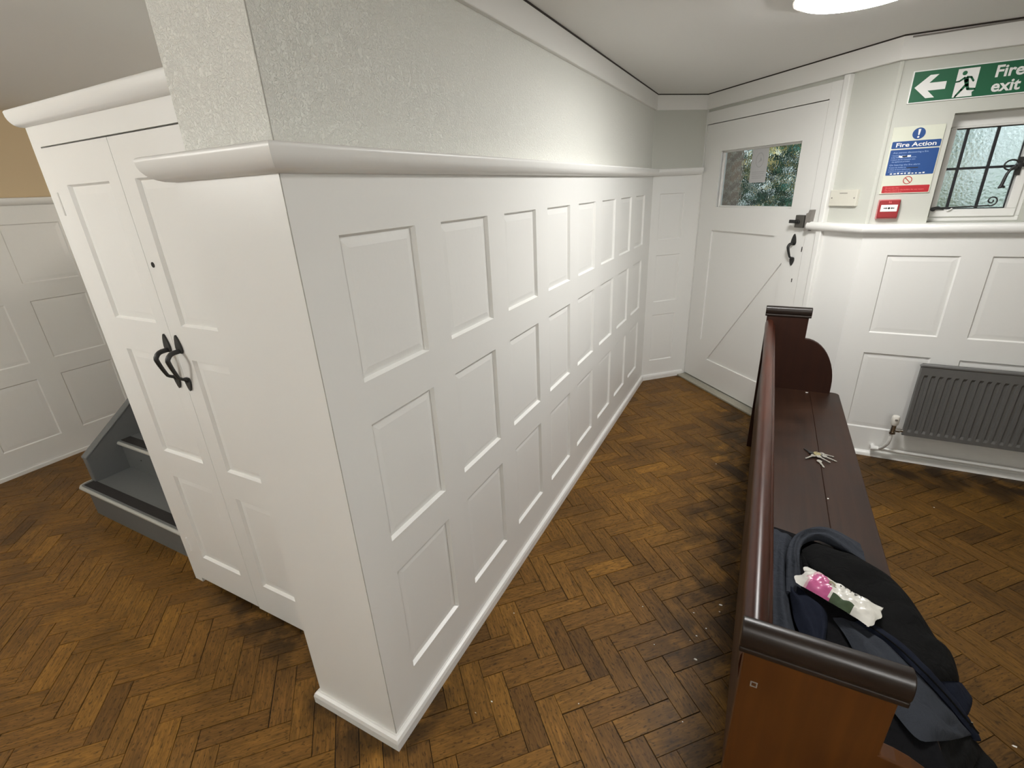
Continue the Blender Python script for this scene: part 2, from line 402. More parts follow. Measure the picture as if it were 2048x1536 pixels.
def text_faces(bm, body, F, u, z, size, d, bold=0.0, align='LEFT', shear=0.0, width=None, mi=0, spacing=1.0, line=1.0):
    cu = bpy.data.curves.new('lettering_curve', 'FONT'); cu.body = body; cu.size = size; cu.align_x = align
    cu.offset = bold; cu.shear = shear; cu.resolution_u = 3; cu.space_character = spacing; cu.space_line = line
    o = bpy.data.objects.new('lettering_curve', cu); COL.objects.link(o)
    dg = bpy.context.evaluated_depsgraph_get()
    me = bpy.data.meshes.new_from_object(o.evaluated_get(dg))
    bpy.data.objects.remove(o); bpy.data.curves.remove(cu)
    xs = [v.co.x for v in me.vertices]
    k = 1.0
    if width and xs: k = width/(max(xs)-min(xs))
    vs = [bm.verts.new(F(u+v.co.x*k, d, z+v.co.y)) for v in me.vertices]
    for p in me.polygons:
        try: bm.faces.new([vs[i] for i in p.vertices]).material_index = mi
        except ValueError: pass
    bpy.data.meshes.remove(me)

def disc(bm, F, u, z, r, d0, d1, seg=28, mi=0):
    prism(bm, F, [(u+r*math.cos(2*math.pi*k/seg), z+r*math.sin(2*math.pi*k/seg)) for k in range(seg)], d0, d1, mi)

# ------------------------------------------------------------------ the room
CEIL = 2.19
XR, YB = 2.6, -2.6
room = [(-4.2, YB), (XR, YB), (XR, 3.24), (PW.x, PW.y), (PA.x, PA.y), (P0.x, P0.y), (-0.825, 4.40), (-4.2, 4.40)]

def make_floor():
    bm = nb(); col = bm.loops.layers.float_color.new('tone'); uvl = bm.loops.layers.uv.new('grain')
    W = 0.0712; A0, B0 = 0.77, 0.55
    e1 = V((1, 1, 0)).normalized(); e2 = V((-1, 1, 0)).normalized()
    def inside(x, y):
        if not (-4.3 < x < XR+.1 and YB-.1 < y < 4.45): return False
        if y > 3.24+0.12 and x > -0.825:
            # beyond the window wall only the corner in front of the door counts
            return (V((x, y, 0))-PA).dot(V((_ud.y, -_ud.x, 0))) > -0.12 and x < 0.6
        if -1.0 < x < -0.9 and 0.8 < y < 3.9: return False
        return True
    g, dz, ch = 0.0004, 0.004, 0.0010
    for i in range(-110, 110):
        for j in range(-110, 110):
            s = (i+j) % 6
            if s == 0: a0, a1, b0, b1, hor = i, i+3, j, j+1, True
            elif s == 3: a0, a1, b0, b1, hor = i, i+1, j, j+3, False
            else: continue
            ca, cb = ((a0+a1)/2+A0)*W, ((b0+b1)/2+B0)*W
            c = e1*ca + e2*cb
            if not inside(c.x, c.y): continue
            near = -2.9 < c.x < 1.3 and c.y > -0.4
            j1 = [random.uniform(-0.0009, 0.0009) for _ in range(4)]
            A_, B_, C_, D_ = (a0+A0)*W+g+j1[0], (a1+A0)*W-g+j1[1], (b0+B0)*W+g+j1[2], (b1+B0)*W-g+j1[3]
            tilt = [random.uniform(-0.0006, 0.0003) for _ in range(4)]
            top = [bm.verts.new(e1*x+e2*y+V((0, 0, t))) for (x, y), t in zip(((A_+ch, C_+ch), (B_-ch, C_+ch), (B_-ch, D_-ch), (A_+ch, D_-ch)), tilt)]
            low = [bm.verts.new(e1*x+e2*y+V((0, 0, -dz))) for x, y in ((A_, C_), (B_, C_), (B_, D_), (A_, D_))]
            fs = [bm.faces.new(top)] + [bm.faces.new([low[k], low[(k+1) % 4], top[(k+1) % 4], top[k]]) for k in range(4)]
            r = min(1, max(0, random.gauss(0.5, 0.13)))
            if random.random() < 0.03: r = random.uniform(0.12, 0.25)
            if random.random() < 0.015: r = random.uniform(0.75, 0.92)
            ou, ov = random.uniform(0, 60), random.uniform(0, 60)
            for f in fs:
                for l in f.loops:
                    l[col] = (r, r, r, 1)
                    x, y = l.vert.co.dot(e1), l.vert.co.dot(e2)
                    l[uvl].uv = (x+ou, y+ov) if hor else (y+ou, x+ov)
    # bed of bitumen under the blocks
    f = poly(bm, [V((x, y, -0.0035)) for x, y in ((-4.3, YB-.1), (XR+.1, YB-.1), (XR+.1, 4.45), (-4.3, 4.45))], 1)
    o = obj('floor', bm, ['floor', 'subfloor'], fix=False)
    for p in o.data.polygons:
        pass
    return struct(o)
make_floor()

bm = nb()
cpts = [(-4.25, YB-.05), (XR+.05, YB-.05), (XR+.05, 3.30), (0.49, 3.30), (-0.51, 4.34), (-0.80, 4.05), (-0.9, 4.45), (-4.25, 4.45)]
prism(bm, lambda a, d, z: V((a, z, d)), cpts, CEIL, CEIL+0.06)
struct(obj('ceiling', bm, 'ceiling'))

ROWS = [(0.205, 0.592), (0.703, 1.070), (1.184, 1.528)]
PL = 0.018            # the plaster sits back behind the panelling
bm = nb()
cols = [0.787 + 0.3825*k for k in range(8)]
panelling(bm, F_MAIN, 0.668, P0.y, 0, 1.66, [(u, u+0.266, a, b) for u in cols for a, b in ROWS])
panelling(bm, F_COL, -1.155, -0.825, 0, 1.66, [])
poly(bm, [V((-1.155, y, z)) for y, z in ((0.668, 0), (0.90, 0), (0.90, 1.66), (0.668, 1.66))])
poly(bm, [V((x, y, 1.66)) for x, y in ((-1.155, 0.668), (-0.825, 0.668), (-0.825, 0.69), (-1.155, 0.69))])
# rough plaster above the rail
xm = -0.825-PL; yc = 0.668+PL
poly(bm, [V((xm, y, z)) for y, z in ((yc, 1.6), (P0.y+.02, 1.6), (P0.y+.02, CEIL+.01), (yc, CEIL+.01))], 1)
poly(bm, [V((x, yc, z)) for x, z in ((-1.118, 1.6), (xm, 1.6), (xm, CEIL+.01), (-1.118, CEIL+.01))], 1)
poly(bm, [V((-1.118, y, z)) for y, z in ((yc, 0), (4.40, 0), (4.40, CEIL+.01), (yc, CEIL+.01))], 1)
poly(bm, [V((x, 4.40, z)) for x, z in ((-1.118, 0), (-0.80, 0), (-0.80, CEIL+.01), (-1.118, CEIL+.01))], 1)
struct(obj('wall_main', bm, ['gloss', 'plaster'], fix=False))

bm = nb()
panelling(bm, F_END, -0.01, L_END+0.01, 0, 1.66, [(0.070, 0.288, a, b) for a, b in ((0.172, 0.578), (0.688, 1.066), (1.186, 1.526))], depth=0.007)
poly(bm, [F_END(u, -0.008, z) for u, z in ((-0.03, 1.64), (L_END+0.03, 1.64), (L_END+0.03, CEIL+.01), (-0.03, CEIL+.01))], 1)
struct(obj('wall_end', bm, ['gloss', 'matt'], fix=False))

# wall holding the exit door: opening s 0.012..1.050, up to 1.988
S0, S1, ZD = 0.012, 1.050, 1.988
bm = nb()
panelling(bm, F_DOOR, S1, L_DOOR, 0, 1.32, [])
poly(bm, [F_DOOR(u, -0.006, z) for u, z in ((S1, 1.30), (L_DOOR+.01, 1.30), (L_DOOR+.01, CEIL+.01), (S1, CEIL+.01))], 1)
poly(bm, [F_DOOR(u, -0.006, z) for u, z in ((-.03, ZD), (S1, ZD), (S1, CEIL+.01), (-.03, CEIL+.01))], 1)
# reveal of the opening
for u in (S0, S1):
    poly(bm, [F_DOOR(u, dd, z) for dd, z in ((0, 0), (-0.12, 0), (-0.12, ZD), (0, ZD))])
poly(bm, [F_DOOR(u, dd, ZD) for u, dd in ((S0, 0), (S1, 0), (S1, -0.12), (S0, -0.12))])
poly(bm, [F_DOOR(u, dd, z) for u, dd, z in ((-.01, -0.0, 0), (S0, -0.0, 0), (S0, -0.0, CEIL), (-.01, -0.0, CEIL))])
struct(obj('wall_door', bm, ['gloss', 'matt'], fix=False))

# window wall with recess
WX0, WX1, WZ0, WZ1, WD = 0.711, 1.085, 1.352, 1.844, 0.10
bm = nb()
wr = [(0.583 + 0.4265*k, 0.888 + 0.4265*k, a, b) for k in range(4) for a, b in ((0.176, 0.645), (0.763, 1.19))]
panelling(bm, F_WIN, PW.x, XR, 0, 1.32, wr, depth=0.009)
for a in ((PW.x-.005, WX0, 1.30, CEIL+.01), (WX1, XR, 1.30, CEIL+.01), (WX0, WX1, WZ1, CEIL+.01), (WX0, WX1, 1.30, WZ0)):
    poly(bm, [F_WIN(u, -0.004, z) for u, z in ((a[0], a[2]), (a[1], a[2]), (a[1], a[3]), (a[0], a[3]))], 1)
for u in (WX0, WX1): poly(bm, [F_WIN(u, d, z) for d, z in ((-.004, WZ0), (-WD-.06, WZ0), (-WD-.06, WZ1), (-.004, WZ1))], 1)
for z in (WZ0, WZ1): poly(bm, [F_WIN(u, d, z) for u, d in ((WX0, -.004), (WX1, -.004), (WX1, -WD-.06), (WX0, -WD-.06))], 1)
# outer leaf, so no daylight slips in
for a in ((PW.x-.005, WX0, 0, CEIL+.05), (WX1, XR+.1, 0, CEIL+.05), (WX0, WX1, WZ1, CEIL+.05), (WX0, WX1, 0, WZ0)):
    poly(bm, [F_WIN(u, -WD-.06, z) for u, z in ((a[0], a[2]), (a[1], a[2]), (a[1], a[3]), (a[0], a[3]))], 1)
struct(obj('wall_window', bm, ['gloss', 'matt'], fix=False))

bm = nb()
lr = [(0.872-0.43+0.43*k, 1.178-0.43+0.43*k, a, b) for k in range(-6, 8) for a, b in ((0.176, 0.583), (0.695, 1.079), (1.190, 1.548))]
panelling(bm, F_LEFT, YB, 4.40, 0, 1.665, lr, depth=0.007)
poly(bm, [F_LEFT(u, -0.012, z) for u, z in ((YB, 1.62), (4.40, 1.62), (4.40, CEIL+.01), (YB, CEIL+.01))], 1)
struct(obj('wall_left', bm, ['gloss', 'tan'], fix=False))

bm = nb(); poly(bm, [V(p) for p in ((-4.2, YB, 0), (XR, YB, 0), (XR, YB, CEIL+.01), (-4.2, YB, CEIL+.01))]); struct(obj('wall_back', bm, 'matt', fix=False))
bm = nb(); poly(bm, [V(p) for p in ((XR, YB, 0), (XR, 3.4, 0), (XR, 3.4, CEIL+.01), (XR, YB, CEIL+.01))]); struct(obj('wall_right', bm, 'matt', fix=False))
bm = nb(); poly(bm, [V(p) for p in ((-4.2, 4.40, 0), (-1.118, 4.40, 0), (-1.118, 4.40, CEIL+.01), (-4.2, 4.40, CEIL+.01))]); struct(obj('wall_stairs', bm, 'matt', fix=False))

# mouldings
def quarter(z0, z1, d, n=7, top=0.010):
    h = z1-z0
    pr = [(-0.03, z0)]
    for k in range(n+1):
        t = k/n*math.pi/2
        pr.append((0.004+(d-0.004)*math.sin(t), z0+(h-top)*(1-math.cos(t))))
    pr += [(d+0.0005, z1-0.0065), (d-0.001, z1-0.003), (d-0.004, z1-0.0008), (d-0.008, z1), (-0.03, z1)]
    return pr
def bullnose(z0, z1, d, n=10):
    c, r = (z0+z1)/2, (z1-z0)/2
    return [(-0.02, z0)] + [(d-r*0.9+r*0.9*math.sin(k/n*math.pi), c-r*math.cos(k/n*math.pi)) for k in range(n+1)] + [(-0.02, z1)]
main_path = [(-1.155, 0.84), (-1.155, 0.668), (-0.825, 0.668), (P0.x, P0.y), (P0.x+_ue.x*0.405, P0.y+_ue.y*0.405)]
bm = nb(); sweep(bm, main_path, quarter(1.650, 1.700, 0.046)); struct(obj('trim_1', bm, 'gloss', smooth=40))
door_rail0 = F_DOOR(1.072, 0, 0)
bm = nb(); sweep(bm, [(door_rail0.x, door_rail0.y), (PW.x, PW.y), (XR, 3.24)], bullnose(1.302, 1.350, 0.042)); struct(obj('trim_2', bm, 'gloss', smooth=40))
bm = nb(); sweep(bm, [(-4.2, YB), (-4.2, 4.40)], quarter(1.655, 1.700, 0.035)); struct(obj('trim_3', bm, 'gloss', smooth=40))
# frieze board below the ceiling and a dark strip above it, painting in the shade of the gap
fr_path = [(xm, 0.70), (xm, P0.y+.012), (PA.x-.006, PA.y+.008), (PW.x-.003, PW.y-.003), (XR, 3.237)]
bm = nb(); sweep(bm, fr_path, [(-0.01, 2.088), (0.015, 2.088), (0.017, 2.090), (0.017, 2.184), (-0.01, 2.184)]); struct(obj('trim_4', bm, 'frieze'))
bm = nb(); sweep(bm, fr_path, [(-0.01, 2.1835), (0.019, 2.1835), (0.019, CEIL), (-0.01, CEIL)]); struct(obj('trim_5', bm, 'gapshade'))
# a grey cable lying in the gap along the window wall
bm = nb(); tube(bm, [F_WIN(x, 0.022, 2.178+0.002*math.sin(x*9)) for x in [PW.x+.02+i*0.1 for i in range(21)]], 0.0035, 8); struct(obj('trim_6', bm, 'keep', smooth=60))
# hairline cracks in the paint where the two faces meet
bm = nb()
for z0, z1, px, py in ((0.05, 1.649, -0.825, 0.668), (1.70, CEIL, xm, yc)):
    n = 24
    for k in range(n):
        a, b = z0+(z1-z0)*k/n, z0+(z1-z0)*(k+1)/n; w = random.uniform(0.0004, 0.0009)*(1 if z0 < 1 else 1.6)
        box(bm, F_ID, px-w, px+0.0006, py-0.0006, py+0.0012, a, b)
struct(obj('trim_10', bm, 'hairline'))
# skirtings
sk = [(-0.01, 0), (0.018, 0), (0.018, 0.030), (0.014, 0.042), (0.006, 0.046), (-0.01, 0.046)]
bm = nb(); sweep(bm, [(-1.155, 0.72), (-1.155, 0.668), (-0.825, 0.668), (P0.x, P0.y), (P0.x+_ue.x*0.402, P0.y+_ue.y*0.402)], sk); struct(obj('baseboard_main', bm, 'gloss'))
p = F_DOOR(1.19, 0, 0)
bm = nb(); sweep(bm, [(p.x, p.y), (PW.x, PW.y), (XR, 3.24)], [(-0.01, 0), (0.022, 0), (0.021, 0.012), (0.015, 0.022), (0.004, 0.028), (-0.01, 0.028)]); struct(obj('baseboard_window', bm, 'gloss', smooth=50))
bm = nb(); sweep(bm, [(-4.2, YB), (-4.2, 4.40)], [(-0.01, 0), (0.012, 0), (0.012, 0.022), (-0.01, 0.024)]); struct(obj('baseboard_left', bm, 'gloss'))

# door casing, header board, side cover strip
bm = nb()
box(bm, F_DOOR, S1, 1.130, -0.05, 0.008, 0, 2.070)
box(bm, F_DOOR, 0.0, S1, -0.05, 0.004, ZD, 2.070)
o = struct(obj('trim_7', bm, 'gloss', bevel=0.003))
bm = nb(); box(bm, F_DOOR, 1.1315, 1.168, -0.02, 0.024, 0, 2.086); struct(obj('trim_8', bm, 'gloss', bevel=0.006))
# latch keep on the casing
bm = nb()
prism(bm, F_DOOR, [(1.056, 1.296), (1.086, 1.296), (1.094, 1.416), (1.072, 1.416), (1.068, 1.400), (1.054, 1.394)], 0.006, 0.034)
obj('latch_keep', bm, 'keep', o, bevel=0.002)
bm = nb(); box(bm, F_DOOR, S0, S1, -0.10, 0.075, 0.0, 0.014); struct(obj('trim_9', bm, 'sill', bevel=0.003))

# ------------------------------------------------------------------ exit door
def pull_handle_bm(F, u, z0, z1, proj=0.045, k=1.0, du=0.0, r=0.0065, d=0.0):
    """iron pull: spear-shaped plate at either end and a bowed grip between"""
    bm = nb()
    def spear(zt, sgn, uu, h, w):
        # pointed leaf, widest just above the root of the grip
        half = [(0.0, 0.0), (0.30, 0.10), (0.58, 0.26), (0.84, 0.48), (1.0, 0.70), (0.93, 0.88), (0.62, 1.0)]
        pts = [(uu+w*a, zt-sgn*h*b) for a, b in half] + [(uu-w*a, zt-sgn*h*b) for a, b in half[:0:-1]]
        prism(bm, F, pts, d, d+0.006)
    spear(z1, 1, u, 0.062*k, 0.0165*k); spear(z0, -1, u+du, 0.048*k, 0.0150*k)
    a, b = z1-0.054*k, z0+0.042*k
    pts = []; n = 22
    for i in range(n+1):
        t = i/n
        e = (1-0.60*t**1.5)*min(1, t/0.20)**0.55*min(1, (1-t)/0.12)**0.6
        pts.append(F(u+du*t, d+0.004+proj*e, a+(b-a)*t + 0.006*k*math.sin(math.pi*min(1, t/0.2))*(1 if t < 0.2 else 0)))
    tube(bm, pts, [r*k*(1.25-0.45*i/n) if 0 < i < n else r*k*1.2 for i in range(n+1)], 10)
    lathe(bm, F(u+du, d, b-0.002), F(0, 1, 0)-F(0, 0, 0), [(0.0085*k, 0.0), (0.0085*k, 0.008), (0.005*k, 0.012), (0.0, 0.013)], 14)
    return bm

door = struct(thing('door_1', 'white boarded exit door with a glazed light and diagonal brace', 'door', F_DOOR(0.53, 0, 0)))
TD = -0.045
GU0, GU1, GZ0, GZ1 = 0.197, 0.905, 1.415, 1.797
bm = nb()
DL, DR, DT, DB = 0.016, 1.046, 1.984, 0.024
# boards behind the frame
box(bm, F_DOOR, DL, DR, TD, -0.012, DB, GZ0)
box(bm, F_DOOR, DL, GU0, TD, -0.012, GZ0, GZ1); box(bm, F_DOOR, GU1, DR, TD, -0.012, GZ0, GZ1); box(bm, F_DOOR, DL, DR, TD, -0.012, GZ1, DT)
obj('door_boards', bm, 'gloss', door)
bm = nb()
FZ = 0.0
box(bm, F_DOOR, DL, 0.181, -0.02, FZ, DB, GZ0+.001)           # stile, hinge side
box(bm, F_DOOR, 0.897, DR, -0.02, FZ, DB, GZ0+.001)
box(bm, F_DOOR, 0.181, 0.897, -0.02, FZ, 1.249, GZ0+.001)      # lock rail
box(bm, F_DOOR, 0.181, 0.897, -0.02, FZ, DB, 0.226)            # bottom rail
box(bm, F_DOOR, DL, GU0, -0.02, FZ, GZ0, DT)
box(bm, F_DOOR, GU1, DR, -0.02, FZ, GZ0, DT)
box(bm, F_DOOR, GU0, GU1, -0.02, FZ, GZ1, DT)
prism(bm, F_DOOR, [(0.181, 0.366), (0.181, 0.226), (0.283, 0.226), (0.897, 1.087), (0.897, 1.249), (0.806, 1.249)], -0.02, FZ)
bmesh.ops.remove_doubles(bm, verts=bm.verts[:], dist=1e-5)
obj('door_frame', bm, 'gloss', door)
bm = nb()
for a in ((GU0, GU1, GZ0-.0, GZ0+.012), (GU0, GU1, GZ1-.012, GZ1), (GU0, GU0+.012, GZ0, GZ1), (GU1-.012, GU1, GZ0, GZ1)):
    box(bm, F_DOOR, a[0], a[1], TD, -0.030, a[2], a[3])
obj('glazing_bead', bm, 'gloss', door)
bm = nb(); box(bm, F_DOOR, GU0+.004, GU1-.004, -0.041, -0.037, GZ0+.004, GZ1-.004)
obj('glass_pane', bm, 'doorglass', door)
obj('pull_handle', pull_handle_bm(F_DOOR, 0.968, 1.078, 1.272, 0.040, 1.1, 0.010), 'iron', door, smooth=50)
bm = nb(); disc(bm, F_DOOR, 1.001, 0.997, 0.0035, -0.001, 0.0012, 12); box(bm, F_DOOR, 0.9985, 1.0035, -0.001, 0.0012, 0.978, 0.996)
obj('keyhole', bm, 'hole', door)
bm = nb(); prism(bm, F_DOOR, [(1.034, 1.170), (1.038, 1.168), (1.040, 1.185), (1.038, 1.200), (1.034, 1.199)], -0.001, 0.0015)
obj('bolt_hole', bm, 'hole', door)
bm = nb(); box(bm, F_DOOR, 0.978, 1.040, 0.0, 0.030, 1.312, 1.384)
lc = obj('latch_case', bm, 'bronze', door, bevel=0.003)
bm = nb(); lathe(bm, F_DOOR(1.004, 0.030, 1.346), F_DOOR(0, 1, 0)-F_DOOR(0, 0, 0), [(0.013, 0), (0.013, 0.006), (0.006, 0.008), (0.006, 0.018), (0.0, 0.018)], 20)
box(bm, F_DOOR, 0.952, 0.998, 0.036, 0.050, 1.337, 1.357)
obj('thumb_turn', bm, 'iron', lc, bevel=0.002)

# paper taped to the glass
sheet = thing('notice_sheet', 'pale grey paper sheet with a faint oval emblem stuck on the door glass', 'paper', F_DOOR(0.544, -0.036, 1.576))
bm = nb(); box(bm, F_DOOR, 0.470, 0.617, -0.0366, -0.0358, 1.576, 1.796); obj('sheet', bm, 'paper', sheet)
bm = nb()
for k in range(28):
    t0, t1 = 2*math.pi*k/28, 2*math.pi*(k+1)/28
    def el(t, r): return (0.546+0.036*r*math.cos(t), 1.715+0.046*r*math.sin(t))
    prism(bm, F_DOOR, [el(t0, 1), el(t1, 1), el(t1, 0.88), el(t0, 0.88)], -0.0358, -0.0355)
prism(bm, F_DOOR, [(0.525, 1.695), (0.566, 1.712), (0.552, 1.735), (0.545, 1.712)], -0.0358, -0.0355)
for zz, a, b in ((1.640, 0.485, 0.602), (1.628, 0.485, 0.595), (1.614, 0.49, 0.60), (1.602, 0.49, 0.58)):
    box(bm, F_DOOR, a, b, -0.0358, -0.0355, zz, zz+0.004)
obj('print', bm, 'paperink', sheet)

# ------------------------------------------------------------------ window
win = struct(thing('window_1', 'small white casement window with leaded obscured glass', 'window', F_WIN((WX0+WX1)/2, -WD, WZ0)))
bm = nb()
y0, y1 = -WD-.05, -WD
box(bm, F_WIN, WX0, WX1, y0, y1, WZ0, WZ0+.022); box(bm, F_WIN, WX0, WX1, y0, y1, WZ1-.055, WZ1)
box(bm, F_WIN, WX0, WX0+.022, y0, y1, WZ0+.022, WZ1-.055); box(bm, F_WIN, WX1-.022, WX1, y0, y1, WZ0+.022, WZ1-.055)
obj('window_frame', bm, 'gloss', win, bevel=0.003)
bm = nb()
ca, cb, cc, cd = WX0+.022, WX1-.022, WZ0+.022, WZ1-.055
w_ = 0.036
box(bm, F_WIN, ca, cb, y0, y1+.010, cc, cc+w_); box(bm, F_WIN, ca, cb, y0, y1+.004, cd-.008, cd)
box(bm, F_WIN, ca, ca+.022, y0, y1+.010, cc+w_, cd-.008); box(bm, F_WIN, cb-w_, cb, y0, y1+.010, cc+w_, cd-.008)
cs = obj('casement', bm, 'gloss', win, bevel=0.003)
ga, gb, gc, gd = ca+.022, cb-w_, cc+w_, cd-.008
bm = nb(); box(bm, F_WIN, ga-.006, gb+.006, y1-.028, y1-.024, gc-.006, gd+.006)
obj('glass_pane', bm, 'glass', win)
bm = nb()
for u in (0.805, 0.919): box(bm, F_WIN, u-.0055, u+.0055, y1-.030, y1-.018, gc, gd)
box(bm, F_WIN, ga, gb, y1-.029, y1-.019, 1.595, 1.606)
for a in ((ga, gb, gc, gc+.004), (ga, gb, gd-.004, gd), (ga, ga+.004, gc, gd), (gb-.004, gb, gc, gd)): box(bm, F_WIN, a[0], a[1], y1-.029, y1-.019, a[2], a[3])
obj('glazing_bar', bm, 'lead', win)
# casement fastener with a hooked drop handle
bm = nb()
box(bm, F_WIN, 1.012, 1.034, y1+.009, y1+.016, 1.560, 1.640)
lathe(bm, F_WIN(1.020, y1+.012, 1.605), (0, -1, 0), [(0.013, 0), (0.014, 0.012), (0.010, 0.022), (0, 0.024)], 18)
box(bm, F_WIN, 1.018, 1.060, y1+.012, y1+.022, 1.596, 1.614)
pts = [F_WIN(1.016-0.036*math.sin(t), y1+.030, 1.604+0.026*math.cos(t)*0.9+0.002) for t in [math.pi*2*k/20 for k in range(21)]]
tube(bm, [F_WIN(0.990+0.026*math.cos(t), y1+.030, 1.606+0.022*math.sin(t)) for t in [math.pi*2*k/22 for k in range(23)]], 0.0038, 8)
tube(bm, [F_WIN(x, y1+.030, z) for x, z in ((1.008, 1.600), (0.994, 1.590), (0.984, 1.568), (0.980, 1.545), (0.977, 1.520), (0.974, 1.508))], [0.006, 0.006, 0.0065, 0.007, 0.0075, 0.008], 8)
tube(bm, [F_WIN(x, y1+.030, z) for x, z in ((0.966, 1.506), (0.974, 1.509), (0.984, 1.511), (0.990, 1.507))], [0.004, 0.006, 0.006, 0.004], 8)
obj('window_handle', bm, 'iron', win, smooth=50)
# stay bar with a curled tail
bm = nb()
pts = [F_WIN(x, y1+.018, z) for x, z in ((0.735, 1.416), (0.78, 1.4185), (0.86, 1.4215), (0.93, 1.4235), (0.950, 1.4245))]
cx, cz = 0.962, 1.447
for k in range(0, 31):
    t = -2.0 + k*0.30; r = 0.0245*(1-k/36)
    pts.append(F_WIN(cx+r*math.cos(t), y1+.018, cz+r*math.sin(t)))
tube(bm, pts, 0.0032, 8)
lathe(bm, F_WIN(0.742, y1+.010, 1.412), (0, -1, 0), [(0.010, 0), (0.010, 0.012), (0, 0.013)], 14)
tube(bm, [F_WIN(0.735, y1+.014, 1.414), F_WIN(0.760, y1+.016, 1.419), F_WIN(0.785, y1+.014, 1.412)], [0.006, 0.009, 0.004], 8)
obj('window_stay', bm, 'iron', win, smooth=50)
bm = nb(); tube(bm, [F_WIN(0.80, y1+.013, 1.402), F_WIN(0.808, y1+.020, 1.408), F_WIN(0.818, y1+.016, 1.415)], 0.003, 8)
obj('stay_pin', bm, 'gloss', win, smooth=50)

# ------------------------------------------------------------------ signs and fittings
sign = thing('fire_exit_sign', 'green and white fire exit sign with arrow and running figure above the window', 'sign', F_WIN(0.744, 0, 1.90))
bm = nb(); box(bm, F_WIN, 0.514, 0.974, -0.004, 0.003, 1.901, 2.037); obj('board', bm, 'signwhite', sign, bevel=0.0008)
bm = nb(); box(bm, F_WIN, 0.519, 0.969, 0.002, 0.0036, 1.9055, 2.0325); obj('green_panel', bm, 'green', sign)
bm = nb(); prism(bm, F_WIN, [(0.530, 1.967), (0.581, 2.014), (0.613, 2.014), (0.583, 1.9815), (0.647, 1.9815), (0.647, 1.950), (0.583, 1.950), (0.614, 1.919), (0.581, 1.919)], 0.003, 0.0042); obj('arrow', bm, 'signwhite', sign)
bm = nb(); prism(bm, F_WIN, [(0.681, 1.910), (0.757, 1.910), (0.757, 2.0235), (0.681, 2.0235)], 0.003, 0.0042); pic = obj('doorway_pictogram', bm, 'signwhite', sign)
bm = nb()
disc(bm, F_WIN, 0.7066, 2.0053, 0.0088, 0.004, 0.0050, 20)
def stroke(pts, ws):
    for (a, b), (w0, w1) in zip(zip(pts, pts[1:]), zip(ws, ws[1:])):
        dx, dz = b[0]-a[0], b[1]-a[1]; l = math.hypot(dx, dz); nx, nz = -dz/l, dx/l
        prism(bm, F_WIN, [(a[0]+nx*w0, a[1]+nz*w0), (b[0]+nx*w1, b[1]+nz*w1), (b[0]-nx*w1, b[1]-nz*w1), (a[0]-nx*w0, a[1]-nz*w0)], 0.004, 0.0050)
        disc(bm, F_WIN, b[0], b[1], w1, 0.004, 0.0050, 12)
stroke([(0.7143, 1.9885), (0.7185, 1.974), (0.7243, 1.9559)], [0.0085, 0.0082, 0.0066])
stroke([(0.7160, 1.9885), (0.733, 1.9863), (0.7439, 1.9705)], [0.0042, 0.0038, 0.0034])
stroke([(0.7120, 1.9880), (0.6937, 1.9740), (0.6800, 1.9725)], [0.0042, 0.0034, 0.0030])
stroke([(0.7215, 1.9585), (0.7079, 1.9383), (0.6930, 1.9165), (0.6905, 1.9115)], [0.0056, 0.0046, 0.0038, 0.0030])
stroke([(0.7250, 1.9560), (0.7306, 1.9395), (0.7570, 1.9370)], [0.0058, 0.0050, 0.0040])
prism(bm, F_WIN, [(0.748, 1.926), (0.7575, 1.934), (0.7575, 1.909), (0.752, 1.909)], 0.004, 0.0050)
obj('running_figure', bm, 'green', pic)
bm = nb()
text_faces(bm, 'Fire', F_WIN, 0.813, 1.976, 0.064, 0.0042, bold=0.0016)
text_faces(bm, 'exit', F_WIN, 0.813, 1.9185, 0.064, 0.0042, bold=0.0016)
obj('lettering', bm, 'signwhite', sign)

act = thing('fire_action_notice', 'fire action notice with blue and red panels left of the window', 'sign', F_WIN(0.586, 0, 1.497))
bm = nb(); box(bm, F_WIN, 0.486, 0.689, -0.004, 0.002, 1.497, 1.803); obj('board', bm, 'lumi', act, bevel=0.0008)
bm = nb(); disc(bm, F_WIN, 0.591, 1.769, 0.0255, 0.001, 0.0026, 32); ds = obj('warning_disc', bm, 'blue', act)
bm = nb(); prism(bm, F_WIN, [(0.586, 1.788), (0.596, 1.788), (0.5935, 1.762), (0.5885, 1.762)], 0.002, 0.0032); disc(bm, F_WIN, 0.591, 1.7535, 0.0042, 0.002, 0.0032, 14)
obj('exclamation_mark', bm, 'signwhite', ds)
def rrect(u0, u1, z0, z1, r=0.004):
    p = []
    for cx, cz, a in ((u1-r, z1-r, 0), (u0+r, z1-r, 90), (u0+r, z0+r, 180), (u1-r, z0+r, 270)):
        for k in range(4):
            t = math.radians(a+k*30); p.append((cx+r*math.cos(t), cz+r*math.sin(t)))
    return p
bm = nb(); prism(bm, F_WIN, rrect(0.4935, 0.685, 1.7065, 1.7385), 0.001, 0.0026); tb = obj('title_panel', bm, 'blue', act)
bm = nb(); text_faces(bm, 'Fire Action', F_WIN, 0.5895, 1.7135, 0.0265, 0.0030, bold=0.0005, align='CENTER', width=0.158); 
_ = obj('lettering', bm, 'signwhite', tb)
bm = nb(); prism(bm, F_WIN, rrect(0.4935, 0.685, 1.584, 1.701), 0.001, 0.0026); ib = obj('instruction_panel', bm, 'blue', act)
bm = nb()
def line(t, z, size, u=0.502, w=None): text_faces(bm, t, F_WIN, u, z, size, 0.0030, bold=0.00015, width=w)
line('Any person discovering a fire', 1.6845, 0.0098, 0.506, 0.140)
line('1 Sound the alarm.', 1.6725, 0.0075)
line('2 Dial 999 to call the fire brigade.', 1.6630, 0.0075)
